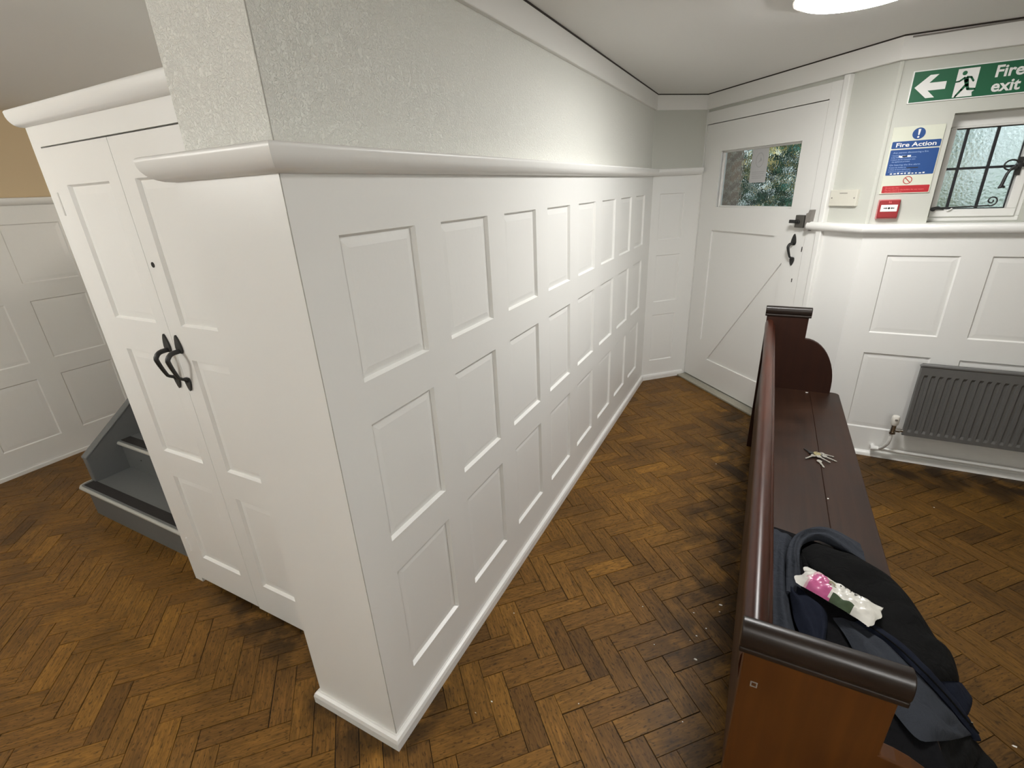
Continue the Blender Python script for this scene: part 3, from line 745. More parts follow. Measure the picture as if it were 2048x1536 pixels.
line('3 Attack the fire if possible using', 1.6535, 0.0075)
line('the appliances provided.', 1.6440, 0.0075, 0.508)
line('On hearing the fire alarm', 1.6285, 0.0098, 0.502, 0.122)
line('4 Leave the building by', 1.6175, 0.0075)
line('5 Close all doors behind you.', 1.6080, 0.0075)
line('6 Report to assembly point at:', 1.5985, 0.0075)
obj('small_print', bm, 'lightblue', ib)
bm = nb()
# hand-filled blanks, written in white and black
for u0, u1, z in ((0.532, 0.538, 1.670), (0.5385, 0.549, 1.668), (0.566, 0.580, 1.6705)): box(bm, F_WIN, u0, u1, 0.0028, 0.0034, z-.004, z+.004)
obj('filled_in_answer', bm, 'signwhite', ib); bm = nb()
for k in range(10):
    u = 0.512+k*0.0145; box(bm, F_WIN, u, u+random.uniform(0.005, 0.010), 0.0028, 0.0034, 1.5885, 1.5885+random.uniform(0.004, 0.007))
obj('filled_in_answer', bm, 'signwhite', ib)
bm = nb()
box(bm, F_WIN, 0.546, 0.566, 0.0029, 0.0035, 1.666, 1.672); obj('black_ink', bm, 'black', ib)
bm = nb(); box(bm, F_WIN, 0.574, 0.620, 0.0029, 0.0035, 1.6145, 1.6185); obj('black_ink', bm, 'black', ib)
bm = nb()
def ring_arc(r0, r1):
    for k in range(32):
        a, b = 2*math.pi*k/32, 2*math.pi*(k+1)/32
        prism(bm, F_WIN, [(0.5905+r1*math.cos(a), 1.559+r1*math.sin(a)), (0.5905+r1*math.cos(b), 1.559+r1*math.sin(b)), (0.5905+r0*math.cos(b), 1.559+r0*math.sin(b)), (0.5905+r0*math.cos(a), 1.559+r0*math.sin(a))], 0.001, 0.0028)
ring_arc(0.0150, 0.0185)
s_ = 0.0155*0.7071; h_ = 0.0013
prism(bm, F_WIN, [(0.5905-s_-h_, 1.559+s_-h_), (0.5905-s_+h_, 1.559+s_+h_), (0.5905+s_+h_, 1.559-s_+h_), (0.5905+s_-h_, 1.559-s_-h_)], 0.001, 0.0028)
obj('prohibition_symbol', bm, 'ringred', act)
bm = nb(); prism(bm, F_WIN, rrect(0.4935, 0.685, 1.501, 1.5345), 0.001, 0.0026); rb = obj('red_panel', bm, 'red', act)
bm = nb(); line('Do not take risks.', 1.5225, 0.0078, 0.506); line('Do not return to the building for any reason', 1.5125, 0.0078, 0.506, 0.158); line('until authorised to do so.', 1.5035, 0.0070, 0.506)
obj('lettering', bm, 'redprint', rb)

cp = thing('fire_alarm_call_point', 'red fire alarm call point box on the wall below the fire action notice', 'alarm', F_WIN(0.537, 0, 1.377))
bm = nb(); box(bm, F_WIN, 0.4935, 0.5795, -0.004, 0.030, 1.381, 1.467); obj('housing', bm, 'cpred', cp, bevel=0.004)
bm = nb(); box(bm, F_WIN, 0.490, 0.583, 0.0, 0.012, 1.375, 1.470); obj('back_cover', bm, 'clearp', cp, bevel=0.003)
bm = nb(); box(bm, F_WIN, 0.5015, 0.5715, 0.0295, 0.0315, 1.412, 1.445); pp = obj('press_panel', bm, 'signwhite', cp, bevel=0.001)
bm = nb(); disc(bm, F_WIN, 0.5365, 1.4285, 0.005, 0.031, 0.0322, 16)
prism(bm, F_WIN, [(0.5140, 1.4265), (0.5240, 1.4265), (0.5240, 1.4235), (0.5300, 1.4285), (0.5240, 1.4335), (0.5240, 1.4305), (0.5140, 1.4305)], 0.031, 0.0322)
prism(bm, F_WIN, [(0.5590, 1.4265), (0.5490, 1.4265), (0.5490, 1.4235), (0.5430, 1.4285), (0.5490, 1.4335), (0.5490, 1.4305), (0.5590, 1.4305)], 0.031, 0.0322)
obj('press_symbol', bm, 'black', pp)
bm = nb()
box(bm, F_WIN, 0.5315, 0.5355, 0.0295, 0.0312, 1.453, 1.462); prism(bm, F_WIN, [(0.5375, 1.453), (0.5425, 1.453), (0.5415, 1.462), (0.5385, 1.460)], 0.0295, 0.0312)
obj('flame_symbol', bm, 'redprint', cp)

sw = thing('connection_plate', 'cream blank double electrical plate beside the exit door', 'electrical plate', F_DOOR(1.255, 0, 1.438))
bm = nb(); box(bm, F_DOOR, 1.172, 1.336, -0.008, 0.010, 1.438, 1.522); obj('plate', bm, 'cream', sw, bevel=0.003)
bm = nb(); box(bm, F_DOOR, 1.230, 1.278, 0.0095, 0.0106, 1.503, 1.506); obj('slot', bm, 'keep', sw)
for u in (1.186, 1.322):
    bm = nb(); disc(bm, F_DOOR, u, 1.480, 0.004, 0.0095, 0.0108, 14); obj('screw', bm, 'keep', sw)

# ceiling lights
def ceiling_light(label, loc, mat):
    t = thing('ceiling_light', label, 'light', loc, )
    bm = nb(); lathe(bm, loc, (0, 0, -1), [(0.206, 0.0), (0.206, 0.030), (0.192, 0.032), (0.0, 0.032)], 48); obj('base_ring', bm, 'plastic', t, smooth=40)
    bm = nb(); lathe(bm, loc, (0, 0, -1), [(0.190, 0.026), (0.192, 0.033), (0.184, 0.038), (0.14, 0.044), (0.08, 0.048), (0.0, 0.049)], 48); obj('diffuser', bm, mat, t, smooth=60)
    return t
ceiling_light('round glowing ceiling light over the pew and passage', (0.175, 2.29, CEIL), 'lamp')
def pendant(label, x, y, z, r, mat):
    t = thing('unseen_pendant', label, 'light', (x, y, z))
    bm = nb(); lathe(bm, (x, y, CEIL), (0, 0, -1), [(0.05, 0), (0.05, 0.012), (0.02, 0.03), (0.0, 0.031)], 24); obj('ceiling_rose', bm, 'plastic', t, smooth=40)
    bm = nb(); tube(bm, [(x, y, CEIL-0.02), (x, y, z+r-0.01)], 0.004, 8); obj('cord', bm, 'plastic', t, smooth=60)
    bm = nb(); lathe(bm, (x, y, z), (0, 0, 1), [(r*math.sin(math.pi*k/16), -r*math.cos(math.pi*k/16)) for k in range(17)], 32); obj('globe', bm, mat, t, smooth=80)
pendant('glowing globe pendant light in the hall before the cupboard', -2.5, -0.55, 1.92, 0.12, 'lamp2')
pendant('added globe light brightening the near end of the room', 0.7, -1.0, 1.85, 0.12, 'fill3')  # extra lamp behind the camera, added to brighten walls and pew
pendant('added warm globe light hidden over the stairs', -2.0, 3.1, 1.35, 0.12, 'fill4')  # lamp added out of view behind the wall to lift the left ceiling

# ------------------------------------------------------------------ radiator and pipe
rad = thing('radiator', 'dark grey ribbed panel radiator on the wall below the window', 'radiator', (1.4, 3.16, 0.20))
bm = nb()
RX0, RX1, RZ0, RZ1 = 0.836, 1.98, 0.200, 0.622
per = 0.0327; nrib = int((RX1-RX0-0.03)/per)
xs = [RX0]; ds_ = [0]
for k in range(nrib):
    b0 = RX0+0.016+k*per
    for f_, dd in ((0.0, 0), (0.12, 1), (0.50, 1), (0.62, 0)): xs.append(b0+f_*per); ds_.append(dd)
xs.append(RX1); ds_.append(0)
zs = [(RZ0, 0, 0.012), (RZ0+.006, 0, 0.0), (RZ0+.028, 0, 0), (RZ0+.042, 1, 0), (RZ1-.062, 1, 0), (RZ1-.048, 0, 0), (RZ1-.004, 0, 0), (RZ1, 0, 0.010)]
grid = [[bm.verts.new((x, 3.140+off-0.0+0.007*(dd*zz), z)) for x, dd in zip(xs, ds_)] for z, zz, off in zs]
for r0, r1 in zip(grid, grid[1:]):
    for k in range(len(xs)-1): bm.faces.new([r0[k], r0[k+1], r1[k+1], r1[k]])
bk = [[bm.verts.new((x, 3.165, z)) for x in (RX0, RX1)] for z in (RZ0, RZ1)]
for k in range(len(zs)-1): pass
bm.faces.new([bk[0][0], bk[0][1], bk[1][1], bk[1][0]])
bm.faces.new([grid[0][k] for k in range(len(xs))] + [bk[0][1], bk[0][0]])
bm.faces.new([grid[-1][k] for k in range(len(xs))] + [bk[1][1], bk[1][0]])
bm.faces.new([g[0] for g in grid] + [bk[1][0], bk[0][0]]); bm.faces.new([g[-1] for g in grid] + [bk[1][1], bk[0][1]])
obj('panel', bm, 'rad', rad)
bm = nb(); box(bm, F_ID, RX0+.01, RX1-.01, 3.160, 3.205, RZ0+.02, RZ1-.02); obj('rear_panel', bm, 'rad', rad)
bm = nb(); tube(bm, [(RX0-.006, 3.150, RZ1-.002), (RX0+.004, 3.150, RZ1+.004), (RX1-.004, 3.150, RZ1+.004), (RX1+.006, 3.150, RZ1-.002)], [0.008, 0.013, 0.013, 0.008], 12); obj('top_roll', bm, 'rad', rad, smooth=50)
bm = nb(); box(bm, F_ID, 1.0, 1.03, 3.20, 3.2395, 0.25, 0.58); obj('bracket', bm, 'plastic', rad)
bm = nb(); box(bm, F_ID, 1.72, 1.75, 3.20, 3.2395, 0.25, 0.58); obj('bracket', bm, 'plastic', rad)
bm = nb(); tube(bm, [(0.842, 3.152, 0.227), (0.822, 3.152, 0.227)], 0.010, 12); tube(bm, [(0.822, 3.152, 0.227), (0.800, 3.152, 0.227)], 0.013, 6)
tube(bm, [(0.790, 3.152, 0.205), (0.790, 3.152, 0.262)], 0.013, 14); tube(bm, [(0.790, 3.152, 0.200), (0.790, 3.152, 0.214)], 0.016, 6)
vb = obj('valve_body', bm, 'chrome', rad, smooth=35)
bm = nb(); lathe(bm, (0.790, 3.152, 0.256), (0, 0, 1), [(0.015, 0), (0.0185, 0.006), (0.0195, 0.03), (0.019, 0.050), (0.016, 0.056), (0.0, 0.057)], 24)
obj('valve_head', bm, 'plastic', vb, smooth=35)
bm = nb(); box(bm, F_ID, 0.784, 0.796, 3.1310, 3.134, 0.288, 0.299); obj('valve_marker', bm, 'keep', vb)

hp = thing('heating_pipe', 'white painted heating pipe running along the skirting under the radiator', 'pipe', (1.4, 3.205, 0.08))
bm = nb(); tube(bm, [(0.735, 3.206, 0.066)]+[(0.76+i*0.1, 3.206, 0.066) for i in range(19)], 0.0105, 12); obj('long_run', bm, 'gloss', hp, smooth=50)
bm = nb(); tube(bm, [(0.790, 3.152, 0.202), (0.790, 3.153, 0.165), (0.788, 3.160, 0.130), (0.778, 3.180, 0.095), (0.766, 3.200, 0.072), (0.764, 3.206, 0.066)], 0.0085, 12); obj('tail_pipe', bm, 'gloss', hp, smooth=50)
bm = nb(); tube(bm, [(0.722, 3.206, 0.066), (0.756, 3.206, 0.066)], 0.0145, 12); tube(bm, [(0.735, 3.206, 0.066), (0.735, 3.245, 0.066)], 0.0125, 12); obj('elbow_fitting', bm, 'gloss', hp, smooth=50)

# ------------------------------------------------------------------ built-in cupboard
cup = thing('cupboard', 'white two-door cupboard with iron pulls built against the wall end', 'cupboard', (-1.65, 1.0, 0))
CX0, CX1, CT = -2.155, -1.158, 1.858
bm = nb()
box(bm, F_CUP, CX0, -2.101, -0.05, 0, 0, CT); box(bm, F_CUP, -1.299, CX1, -0.05, 0, 0, CT)
box(bm, F_CUP, -2.101, -1.299, -0.05, 0, 1.797, CT)
box(bm, F_CUP, CX0, CX0+.02, -0.62, -0.05, 0, CT); box(bm, F_CUP, CX1-.02, CX1, -0.62, -0.05, 0, CT)
box(bm, F_CUP, CX0, CX1, -0.62, -0.60, 0, CT); box(bm, F_CUP, CX0+.02, CX1-.02, -0.60, -0.05, CT-.02, CT); box(bm, F_CUP, CX0+.02, CX1-.02, -0.60, -0.06, 0.03, 0.05)
obj('carcass', bm, 'gloss', cup)
bm = nb(); sweep(bm, [(CX0, 1.45), (CX0, 0.83), (-1.160, 0.83)], quarter(1.856, 1.906, 0.030)); obj('cornice', bm, 'gloss', cup, smooth=40)
CROW = [(0.170, 0.592), (0.708, 1.134), (1.248, 1.681)]
def leaf(x0, x1, p0, p1, zb):
    bm = nb()
    panelling(bm, F_CUP, x0, x1, zb, 1.7925, [(p0, p1, a, b) for a, b in CROW], depth=0.011, d=0.001)
    for (a, b) in ((x0, x0), (x1, x1)): poly(bm, [F_CUP(a, d, z) for d, z in ((0.001, zb), (-0.034, zb), (-0.034, 1.7925), (0.001, 1.7925))])
    for z in (zb, 1.7925): poly(bm, [F_CUP(u, d, z) for u, d in ((x0, 0.001), (x1, 0.001), (x1, -0.034), (x0, -0.034))])
    poly(bm, [F_CUP(u, -0.034, z) for u, z in ((x0, zb), (x1, zb), (x1, 1.7925), (x0, 1.7925))])
    return bm
dl = obj('door', leaf(-2.0985, -1.7015, -2.020, -1.762, 0.025), 'gloss', cup)
dr = obj('door', leaf(-1.6990, -1.3015, -1.622, -1.378, 0.018), 'gloss', cup)
obj('pull_handle', pull_handle_bm(F_CUP, -1.736, 1.020, 1.214, 0.046, 1.0, -0.006, d=0.001), 'iron', dl, smooth=50)
obj('pull_handle', pull_handle_bm(F_CUP, -1.668, 1.018, 1.216, 0.046, 1.0, -0.012, d=0.001), 'iron', dr, smooth=50)
for z in (1.590, 0.180):
    bm = nb(); tube(bm, [F_CUP(-2.100, 0.002, z), F_CUP(-2.100, 0.002, z+.072)], 0.0042, 8); obj('hinge', bm, 'gloss', dl, smooth=60)
bm = nb(); disc(bm, F_CUP, -1.670, 1.439, 0.0085, 0.0, 0.0022, 20); obj('lock_hole', bm, 'hole', dr)

# ------------------------------------------------------------------ stairs
st = thing('staircase', 'grey painted wooden stairs rising behind the cupboard', 'staircase', (-2.7, 1.2, 0))
SX0, SX1 = -3.200, -2.17
N = 7; RISE, GO, Y0 = 0.180, 0.222, 0.888
bm = nb()
box(bm, F_ID, SX0, SX1, Y0+.010, Y0+.03, 0, 0.165)
obj('riser', bm, 'stair', st, bevel=0.002)
for k in range(1, N):
    bm = nb(); box(bm, F_ID, SX0, SX1, Y0+.010+GO*k, Y0+.03+GO*k, RISE*k-.01, RISE*(k+1)-.015); obj('riser', bm, 'stair', st)
for k in range(N):
    bm = nb(); x0 = SX0-0.055 if k == 0 else SX0
    z = RISE*(k+1); yb = Y0+GO*(k+1)+.02
    if k == 0:
        # bullnosed end of the bottom tread
        pts = [(SX1, Y0-.006), (x0+.03, Y0-.006), (x0+.008, Y0+.006), (x0, Y0+.03), (x0, Y0+.075), (SX0, Y0+.085), (SX0, yb), (SX1, yb)]
        prism(bm, lambda a, d, z_: V((a, z_, d)), pts, z-.018, z)
    else: box(bm, F_ID, x0, SX1, Y0-.006+GO*k, yb, z-.018, z)
    tr = obj('tread', bm, 'stair', st, bevel=0.006, seg=3)
    bm = nb(); tube(bm, ([(SX0-.004, Y0+.083, z-.009), (x0+.010, Y0+.078, z-.009), (x0+.001, Y0+.066, z-.009), (x0-.001, Y0+.030, z-.009), (x0+.007, Y0+.008, z-.009), (x0+.026, Y0-.003, z-.009)] if k == 0 else [(x0+.016, Y0-.004+GO*k, z-.009)]) + [(SX1-.005, Y0-.004+GO*k, z-.009)], 0.0100, 12); obj('nosing', bm, 'nosing', tr, smooth=50)
    bm = nb(); box(bm, F_ID, x0+.03 if k == 0 else x0+.012, SX1-.01, Y0+.012+GO*k, Y0+.062+GO*k, z-.001, z+.003); obj('grip_strip', bm, 'grip', tr)
bm = nb()
sl = RISE/GO*0.93
prof = [(0.946, 0.172), (0.946, 0.326), (0.946+1.35, 0.326+1.35*sl), (2.42, 0.326+1.35*sl), (2.42, 0.0), (1.02, 0.0), (1.02, 0.172)]
prism(bm, lambda a, d, z: V((d, a, z)), prof, SX0-.046, SX0)
obj('string', bm, 'stair', st, bevel=0.004)
bm = nb()
prism(bm, lambda a, d, z: V((d, a, z)), [(0.944, 0.324), (0.944, 0.336), (2.296, 0.336+1.35*sl), (2.296, 0.324+1.35*sl)], SX0-.050, SX0+.003)
obj('string_capping', bm, 'stair', st, bevel=0.003)
bm = nb(); disc(bm, lambda a, d, z: V((a, Y0+.010+GO-d, z)), -3.03, 0.262, 0.004, -.001, 0.0015, 10); obj('screw_head', bm, 'hole', st)

# ------------------------------------------------------------------ pew
pew = thing('pew', 'dark stained wooden church pew standing in front of the exit door', 'pew', (0.26, 1.9, 0))
def end_profile():
    p = [(0.058, 0.0), (0.058, 0.872), (0.268, 0.872), (0.268, 0.742)]
    for k in range(1, 13):
        t = k/12*math.pi/2
        p.append((0.268+0.172*math.sin(t), 0.47+0.272*math.cos(t)))
    p += [(0.440, 0.40), (0.425, 0.33), (0.400, 0.22), (0.405, 0.12), (0.430, 0.07), (0.440, 0.0)]
    return p
FX = lambda a, d, z: V((a, d, z))
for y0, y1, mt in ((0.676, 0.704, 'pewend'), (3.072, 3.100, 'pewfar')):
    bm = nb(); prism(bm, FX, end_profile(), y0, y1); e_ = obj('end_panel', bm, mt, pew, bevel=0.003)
    bm = nb()
    # moulded cap: profile across the panel, swept along its width
    m_ = (y0+y1)/2; hw = (y1-y0)/2
    half = [(hw+.0015, 0.862), (hw+.0035, 0.865), (hw+.0035, 0.872), (hw+.0015, 0.875), (hw+.004, 0.879), (hw+.006, 0.886), (hw+.0062, 0.897), (hw+.0040, 0.908), (hw-.002, 0.916)]
    pr = [(-d, z) for d, z in half] + [(-hw*0.4, 0.919), (hw*0.4, 0.919)] + half[::-1]
    a_ = [bm.verts.new((0.049, m_+d, z)) for d, z in pr]; b_ = [bm.verts.new((0.279, m_+d, z)) for d, z in pr]
    bm.faces.new(a_); bm.faces.new(b_[::-1])
    for k in range(len(pr)): bm.faces.new([a_[k], a_[(k+1) % len(pr)], b_[(k+1) % len(pr)], b_[k]])
    obj('cap', bm, 'pewcap', e_, bevel=0.002, smooth=35)
    if y0 < 1:
        bm = nb()
        FN = lambda a, d, z: V((a, 0.676-d, z))
        for a in ((0.0755, 0.0865, 0.7905, 0.7925), (0.0755, 0.0865, 0.8005, 0.8025), (0.0755, 0.0775, 0.7925, 0.8005), (0.0845, 0.0865, 0.7925, 0.8005)): box(bm, FN, a[0], a[1], -.0005, 0.0008, a[2], a[3])
        pm = obj('label_residue', bm, 'keep', e_)
bm = nb(); box(bm, FX, 0.070, 0.092, 0.704, 3.072, 0.30, 0.80); obj('back_panel', bm, 'pew', pew)
bm = nb()
pr = [(0.058, 0.765), (0.055, 0.80), (0.0555, 0.822), (0.061, 0.836), (0.072, 0.842), (0.084, 0.841), (0.094, 0.834), (0.099, 0.822), (0.101, 0.812), (0.106, 0.808), (0.109, 0.800), (0.108, 0.775), (0.100, 0.765)]
a_ = [bm.verts.new((x, 0.704, z)) for x, z in pr]; b_ = [bm.verts.new((x, 3.072, z)) for x, z in pr]
bm.faces.new(a_); bm.faces.new(b_[::-1])
for k in range(len(pr)): bm.faces.new([a_[k], a_[(k+1) % len(pr)], b_[(k+1) % len(pr)], b_[k]])
obj('back_rail', bm, 'pewrail', pew, smooth=40)
def seat(pts):
    bm = nb(); prism(bm, lambda a, d, z: V((a, z, d)), pts, 0.402, 0.430); return bm
obj('seat_board', seat([(0.092, 0.704), (0.3388, 0.704), (0.3388, 3.072), (0.092, 3.072)]), 'pew', pew, bevel=0.002)
fr = [(0.3390, 0.704), (0.486, 0.704), (0.486, 3.065)]
for k in range(1, 7):
    t = k/6*math.pi/2; fr.append((0.456+0.030*math.cos(t), 3.065+0.030*math.sin(t)))
fr += [(0.4405, 3.095), (0.4405, 3.072), (0.3390, 3.072)]
obj('seat_board', seat(fr), 'pew', pew, bevel=0.003)
bm = nb(); box(bm, FX, 0.385, 0.405, 0.704, 3.072, 0.32, 0.402); obj('seat_apron', bm, 'pew', pew)
bm = nb(); box(bm, FX, 0.12, 0.40, 1.88, 1.92, 0.0, 0.402); obj('centre_support', bm, 'pew', pew)

# ------------------------------------------------------------------ bunch of keys on the seat
ZS = 0.430
kb = thing('key_bunch', 'bunch of metal keys lying on the pew seat', 'keys', (0.33, 2.25, ZS))
def key(a, b, lift, w=0.0085, bow=0.011):
    bm = nb(); a, b = V((*a, ZS+lift[0])), V((*b, ZS+lift[1]))
    t = (b-a); L = t.length; t.normalize(); s = t.cross(V((0, 0, 1))).normalized(); n = s.cross(t)
    K = lambda u, d, z: a + t*u + s*z + n*d
    pts = [(bow+bow*math.cos(math.pi*2*k/14), bow*0.95*math.sin(math.pi*2*k/14)) for k in range(14)]
    prism(bm, K, pts, 0, 0.0024)
    blade = [(bow*1.8, -w/2), (L-.004, -w/2), (L, -w*0.1), (L-.004, w*0.3), (L*0.86, w*0.42), (L*0.80, w*0.12), (L*0.74, w*0.40), (L*0.66, w*0.18), (L*0.60, w*0.45), (bow*1.8, w*0.5)]
    prism(bm, K, blade, 0.0002, 0.0021)
    return bm
for a, b, l, mt in (((0.313, 2.271), (0.281, 2.318), (0.006, 0.002), 'iron'), ((0.322, 2.261), (0.281, 2.219), (0.008, 0.003), 'steel'),
                    ((0.338, 2.290), (0.395, 2.277), (0.005, 0.004), 'steel'), ((0.347, 2.272), (0.403, 2.240), (0.006, 0.002), 'steel'),
                    ((0.325, 2.254), (0.376, 2.214), (0.010, 0.005), 'steel'), ((0.331, 2.225), (0.349, 2.167), (0.004, 0.001), 'steel')):
    obj('key', key(a, b, l), mt, kb)
bm = nb()
lathe(bm, (0.328, 2.268, ZS+.010), (0.1, -0.1, 1), [(0.0, 0), (0.015, 0), (0.0165, 0.0015), (0.015, 0.003), (0.0, 0.003)], 8); obj('key_fob', bm, 'brass', kb)
bm = nb(); tube(bm, [(0.336+0.013*math.cos(t), 2.266+0.013*math.sin(t), ZS+.012+0.003*math.sin(t)) for t in [2*math.pi*k/18 for k in range(19)]], 0.0011, 6); obj('key_ring', bm, 'chrome', kb, smooth=60)

# ------------------------------------------------------------------ jacket dropped on the near end of the seat
jk = thing('jacket', 'crumpled blue-grey and black jacket hanging off the near end of the pew seat', 'jacket', (0.33, 1.25, ZS))
def resample(P, n):
    P = [V(p) for p in P]; d = [0]
    for a, b in zip(P, P[1:]): d.append(d[-1]+(b-a).length)
    out = []
    for k in range(n):
        s = d[-1]*k/(n-1); i = 0
        while i < len(d)-2 and d[i+1] < s: i += 1
        t = (s-d[i])/max(1e-9, d[i+1]-d[i])
        p0, p1, p2, p3 = P[max(i-1, 0)], P[i], P[i+1], P[min(i+2, len(P)-1)]
        out.append(0.5*((2*p1)+(p2-p0)*t+(2*p0-5*p1+4*p2-p3)*t*t+(3*p1-p0-3*p2+p3)*t**3))
    return out
def strip(Lp, Rp, bulge, thick, n=28, m=10, wr=0.0, wf=9.0, seed=0, folds=0, fd=0.0):
    """padded cloth strip between two edge lines: domed, folded top and flat underside"""
    rnd = random.Random(seed); ph = [rnd.uniform(0, 6.28) for _ in range(6)]
    Ls, Rs = resample(Lp, n), resample(Rp, n)
    bm = nb(); top, bot = [], []
    for i in range(n):
        l, r = Ls[i], Rs[i]; w = (r-l)
        t = (Ls[min(i+1, n-1)]+Rs[min(i+1, n-1)]-Ls[max(i-1, 0)]-Rs[max(i-1, 0)])
        nrm = w.cross(t); 
        if nrm.length < 1e-9: nrm = V((0, 0, 1))
        nrm.normalize()
        if nrm.z < 0 or (abs(nrm.z) < 0.2 and nrm.x < 0): nrm = -nrm
        ta, ba = [], []
        e = min(1, 0.35+3.0*min(i, n-1-i)/(n-1))
        for k in range(m+1):
            s = k/m
            h = bulge*e*math.sin(math.pi*s)**0.6
            h += wr*e*math.sin(math.pi*s)*(math.sin(wf*i/n*3+ph[0]+2.5*s)+0.6*math.sin(wf*1.9*i/n*3+ph[1]-4*s))
            if folds: h += fd*e*math.sin(math.pi*s)**0.5*math.sin(2*math.pi*folds*s+ph[2]+0.9*math.sin(i/n*5+ph[3]))
            p = l + w*s
            ta.append(bm.verts.new(p + nrm*h)); ba.append(bm.verts.new(p - nrm*thick*math.sin(math.pi*s)**0.5))
        top.append(ta); bot.append(ba)
    for g in (top, bot):
        for a, b in zip(g, g[1:]):
            for k in range(m): bm.faces.new([a[k], a[k+1], b[k+1], b[k]])
    for a, b, c, d in ((top[0], bot[0], 0, 0), (top[-1], bot[-1], 0, 0)):
        for k in range(m): bm.faces.new([a[k], a[k+1], b[k+1], b[k]])
    bmesh.ops.remove_doubles(bm, verts=bm.verts[:], dist=2e-4)
    return bm
def low(P, dz): return [(x, y, z+dz) for x, y, z in P]
B = 0.0
# body of the jacket lying on the boards
body_l = [(0.118, 0.83, 0.434), (0.118, 1.10, 0.436), (0.120, 1.35, 0.438), (0.124, 1.60, 0.436), (0.15, 1.655, 0.434)]
body_r = [(0.487, 0.93, 0.436), (0.470, 1.10, 0.438), (0.450, 1.32, 0.438), (0.420, 1.50, 0.438), (0.350, 1.60, 0.434)]
obj('lining', strip(body_l, body_r, 0.018, 0.002, 34, 14, 0.004, 7, 3), 'deep', jk, smooth=70)
# outer shell along the back rest: two long folds
obj('shell', strip([(0.122, 0.86, 0.452), (0.126, 1.08, 0.455), (0.128, 1.25, 0.455), (0.128, 1.40, 0.455), (0.130, 1.53, 0.452), (0.142, 1.62, 0.446)],
                   [(0.225, 0.88, 0.450), (0.222, 1.09, 0.452), (0.200, 1.25, 0.452), (0.196, 1.38, 0.453), (0.199, 1.49, 0.452), (0.213, 1.60, 0.446)], 0.024, 0.012, 30, 14, 0.002, 6, 5, 2, 0.007), 'shell', jk, smooth=70)
# collar band arching over the top
obj('collar', strip([(0.186, 1.30, 0.470), (0.186, 1.38, 0.478), (0.187, 1.46, 0.482), (0.207, 1.545, 0.483), (0.249, 1.610, 0.482), (0.299, 1.655, 0.478), (0.345, 1.662, 0.470), (0.411, 1.650, 0.452)],
                    [(0.226, 1.30, 0.468), (0.227, 1.38, 0.478), (0.226, 1.46, 0.482), (0.237, 1.530, 0.483), (0.266, 1.580, 0.482), (0.302, 1.602, 0.478), (0.340, 1.590, 0.470), (0.418, 1.560, 0.450)], 0.014, 0.034, 36, 12, 0.003, 7, 8, 2, 0.005), 'shell', jk, smooth=70)
obj('collar_lining', strip([(0.232, 1.535, 0.455), (0.240, 1.46, 0.455), (0.262, 1.40, 0.455), (0.300, 1.36, 0.455)],
                           [(0.305, 1.585, 0.455), (0.320, 1.52, 0.456), (0.340, 1.45, 0.456), (0.360, 1.40, 0.456)], 0.020, 0.010, 18, 12, 0.002, 9, 9, 3, 0.004), 'lining', jk, smooth=70)
# navy fold tumbling to the near end
obj('side_fold', strip([(0.200, 1.365, 0.468), (0.238, 1.318, 0.469), (0.282, 1.280, 0.468), (0.288, 1.235, 0.466), (0.278, 1.165, 0.464), (0.270, 1.08, 0.460), (0.27, 0.96, 0.456)],
                       [(0.196, 1.30, 0.468), (0.206, 1.20, 0.469), (0.222, 1.145, 0.468), (0.226, 1.10, 0.466), (0.228, 1.04, 0.464), (0.230, 0.96, 0.460), (0.23, 0.88, 0.456)], 0.020, 0.016, 26, 12, 0.004, 7, 11, 2, 0.006), 'navy', jk, smooth=70)
# front panel of the shell sliding over the edge of the seat
obj('front_panel', strip([(0.300, 1.262, 0.458), (0.325, 1.210, 0.460), (0.345, 1.150, 0.460), (0.372, 1.080, 0.460), (0.400, 1.020, 0.460), (0.435, 0.975, 0.457), (0.475, 1.000, 0.440), (0.520, 1.050, 0.400)],
                         [(0.368, 1.262, 0.460), (0.394, 1.240, 0.461), (0.437, 1.202, 0.461), (0.468, 1.165, 0.458), (0.502, 1.160, 0.426), (0.547, 1.158, 0.381), (0.572, 1.150, 0.356), (0.600, 1.150, 0.330)], 0.020, 0.012, 34, 16, 0.003, 6, 13, 2, 0.005), 'shell', jk, smooth=70)
pl = [(0.352, 1.262, 0.466), (0.385, 1.234, 0.471), (0.428, 1.195, 0.472), (0.461, 1.155, 0.470), (0.497, 1.152, 0.440), (0.543, 1.150, 0.396), (0.566, 1.142, 0.374), (0.603, 1.140, 0.336)]
pr_ = [(0.386, 1.285, 0.466), (0.417, 1.258, 0.470), (0.462, 1.217, 0.470), (0.503, 1.208, 0.433), (0.538, 1.204, 0.399), (0.582, 1.186, 0.354), (0.606, 1.184, 0.330), (0.620, 1.150, 0.318)]
obj('zip_placket', strip(pl, pr_, 0.012, 0.010, 30, 8, 0.001, 9, 15, 1, 0.002), 'navy', jk, smooth=70)
zp = nb(); tube(zp, [V(p)+V((0.004, 0.004, 0.012)) for p in resample(pl, 26)], 0.0022, 6); obj('zip', zp, 'keep' if False else 'lining', jk, smooth=60)
zp = nb(); box(zp, F_ID, 0.590, 0.594, 1.149, 1.152, 0.352, 0.368); obj('zip_pull', zp, 'chrome', jk)
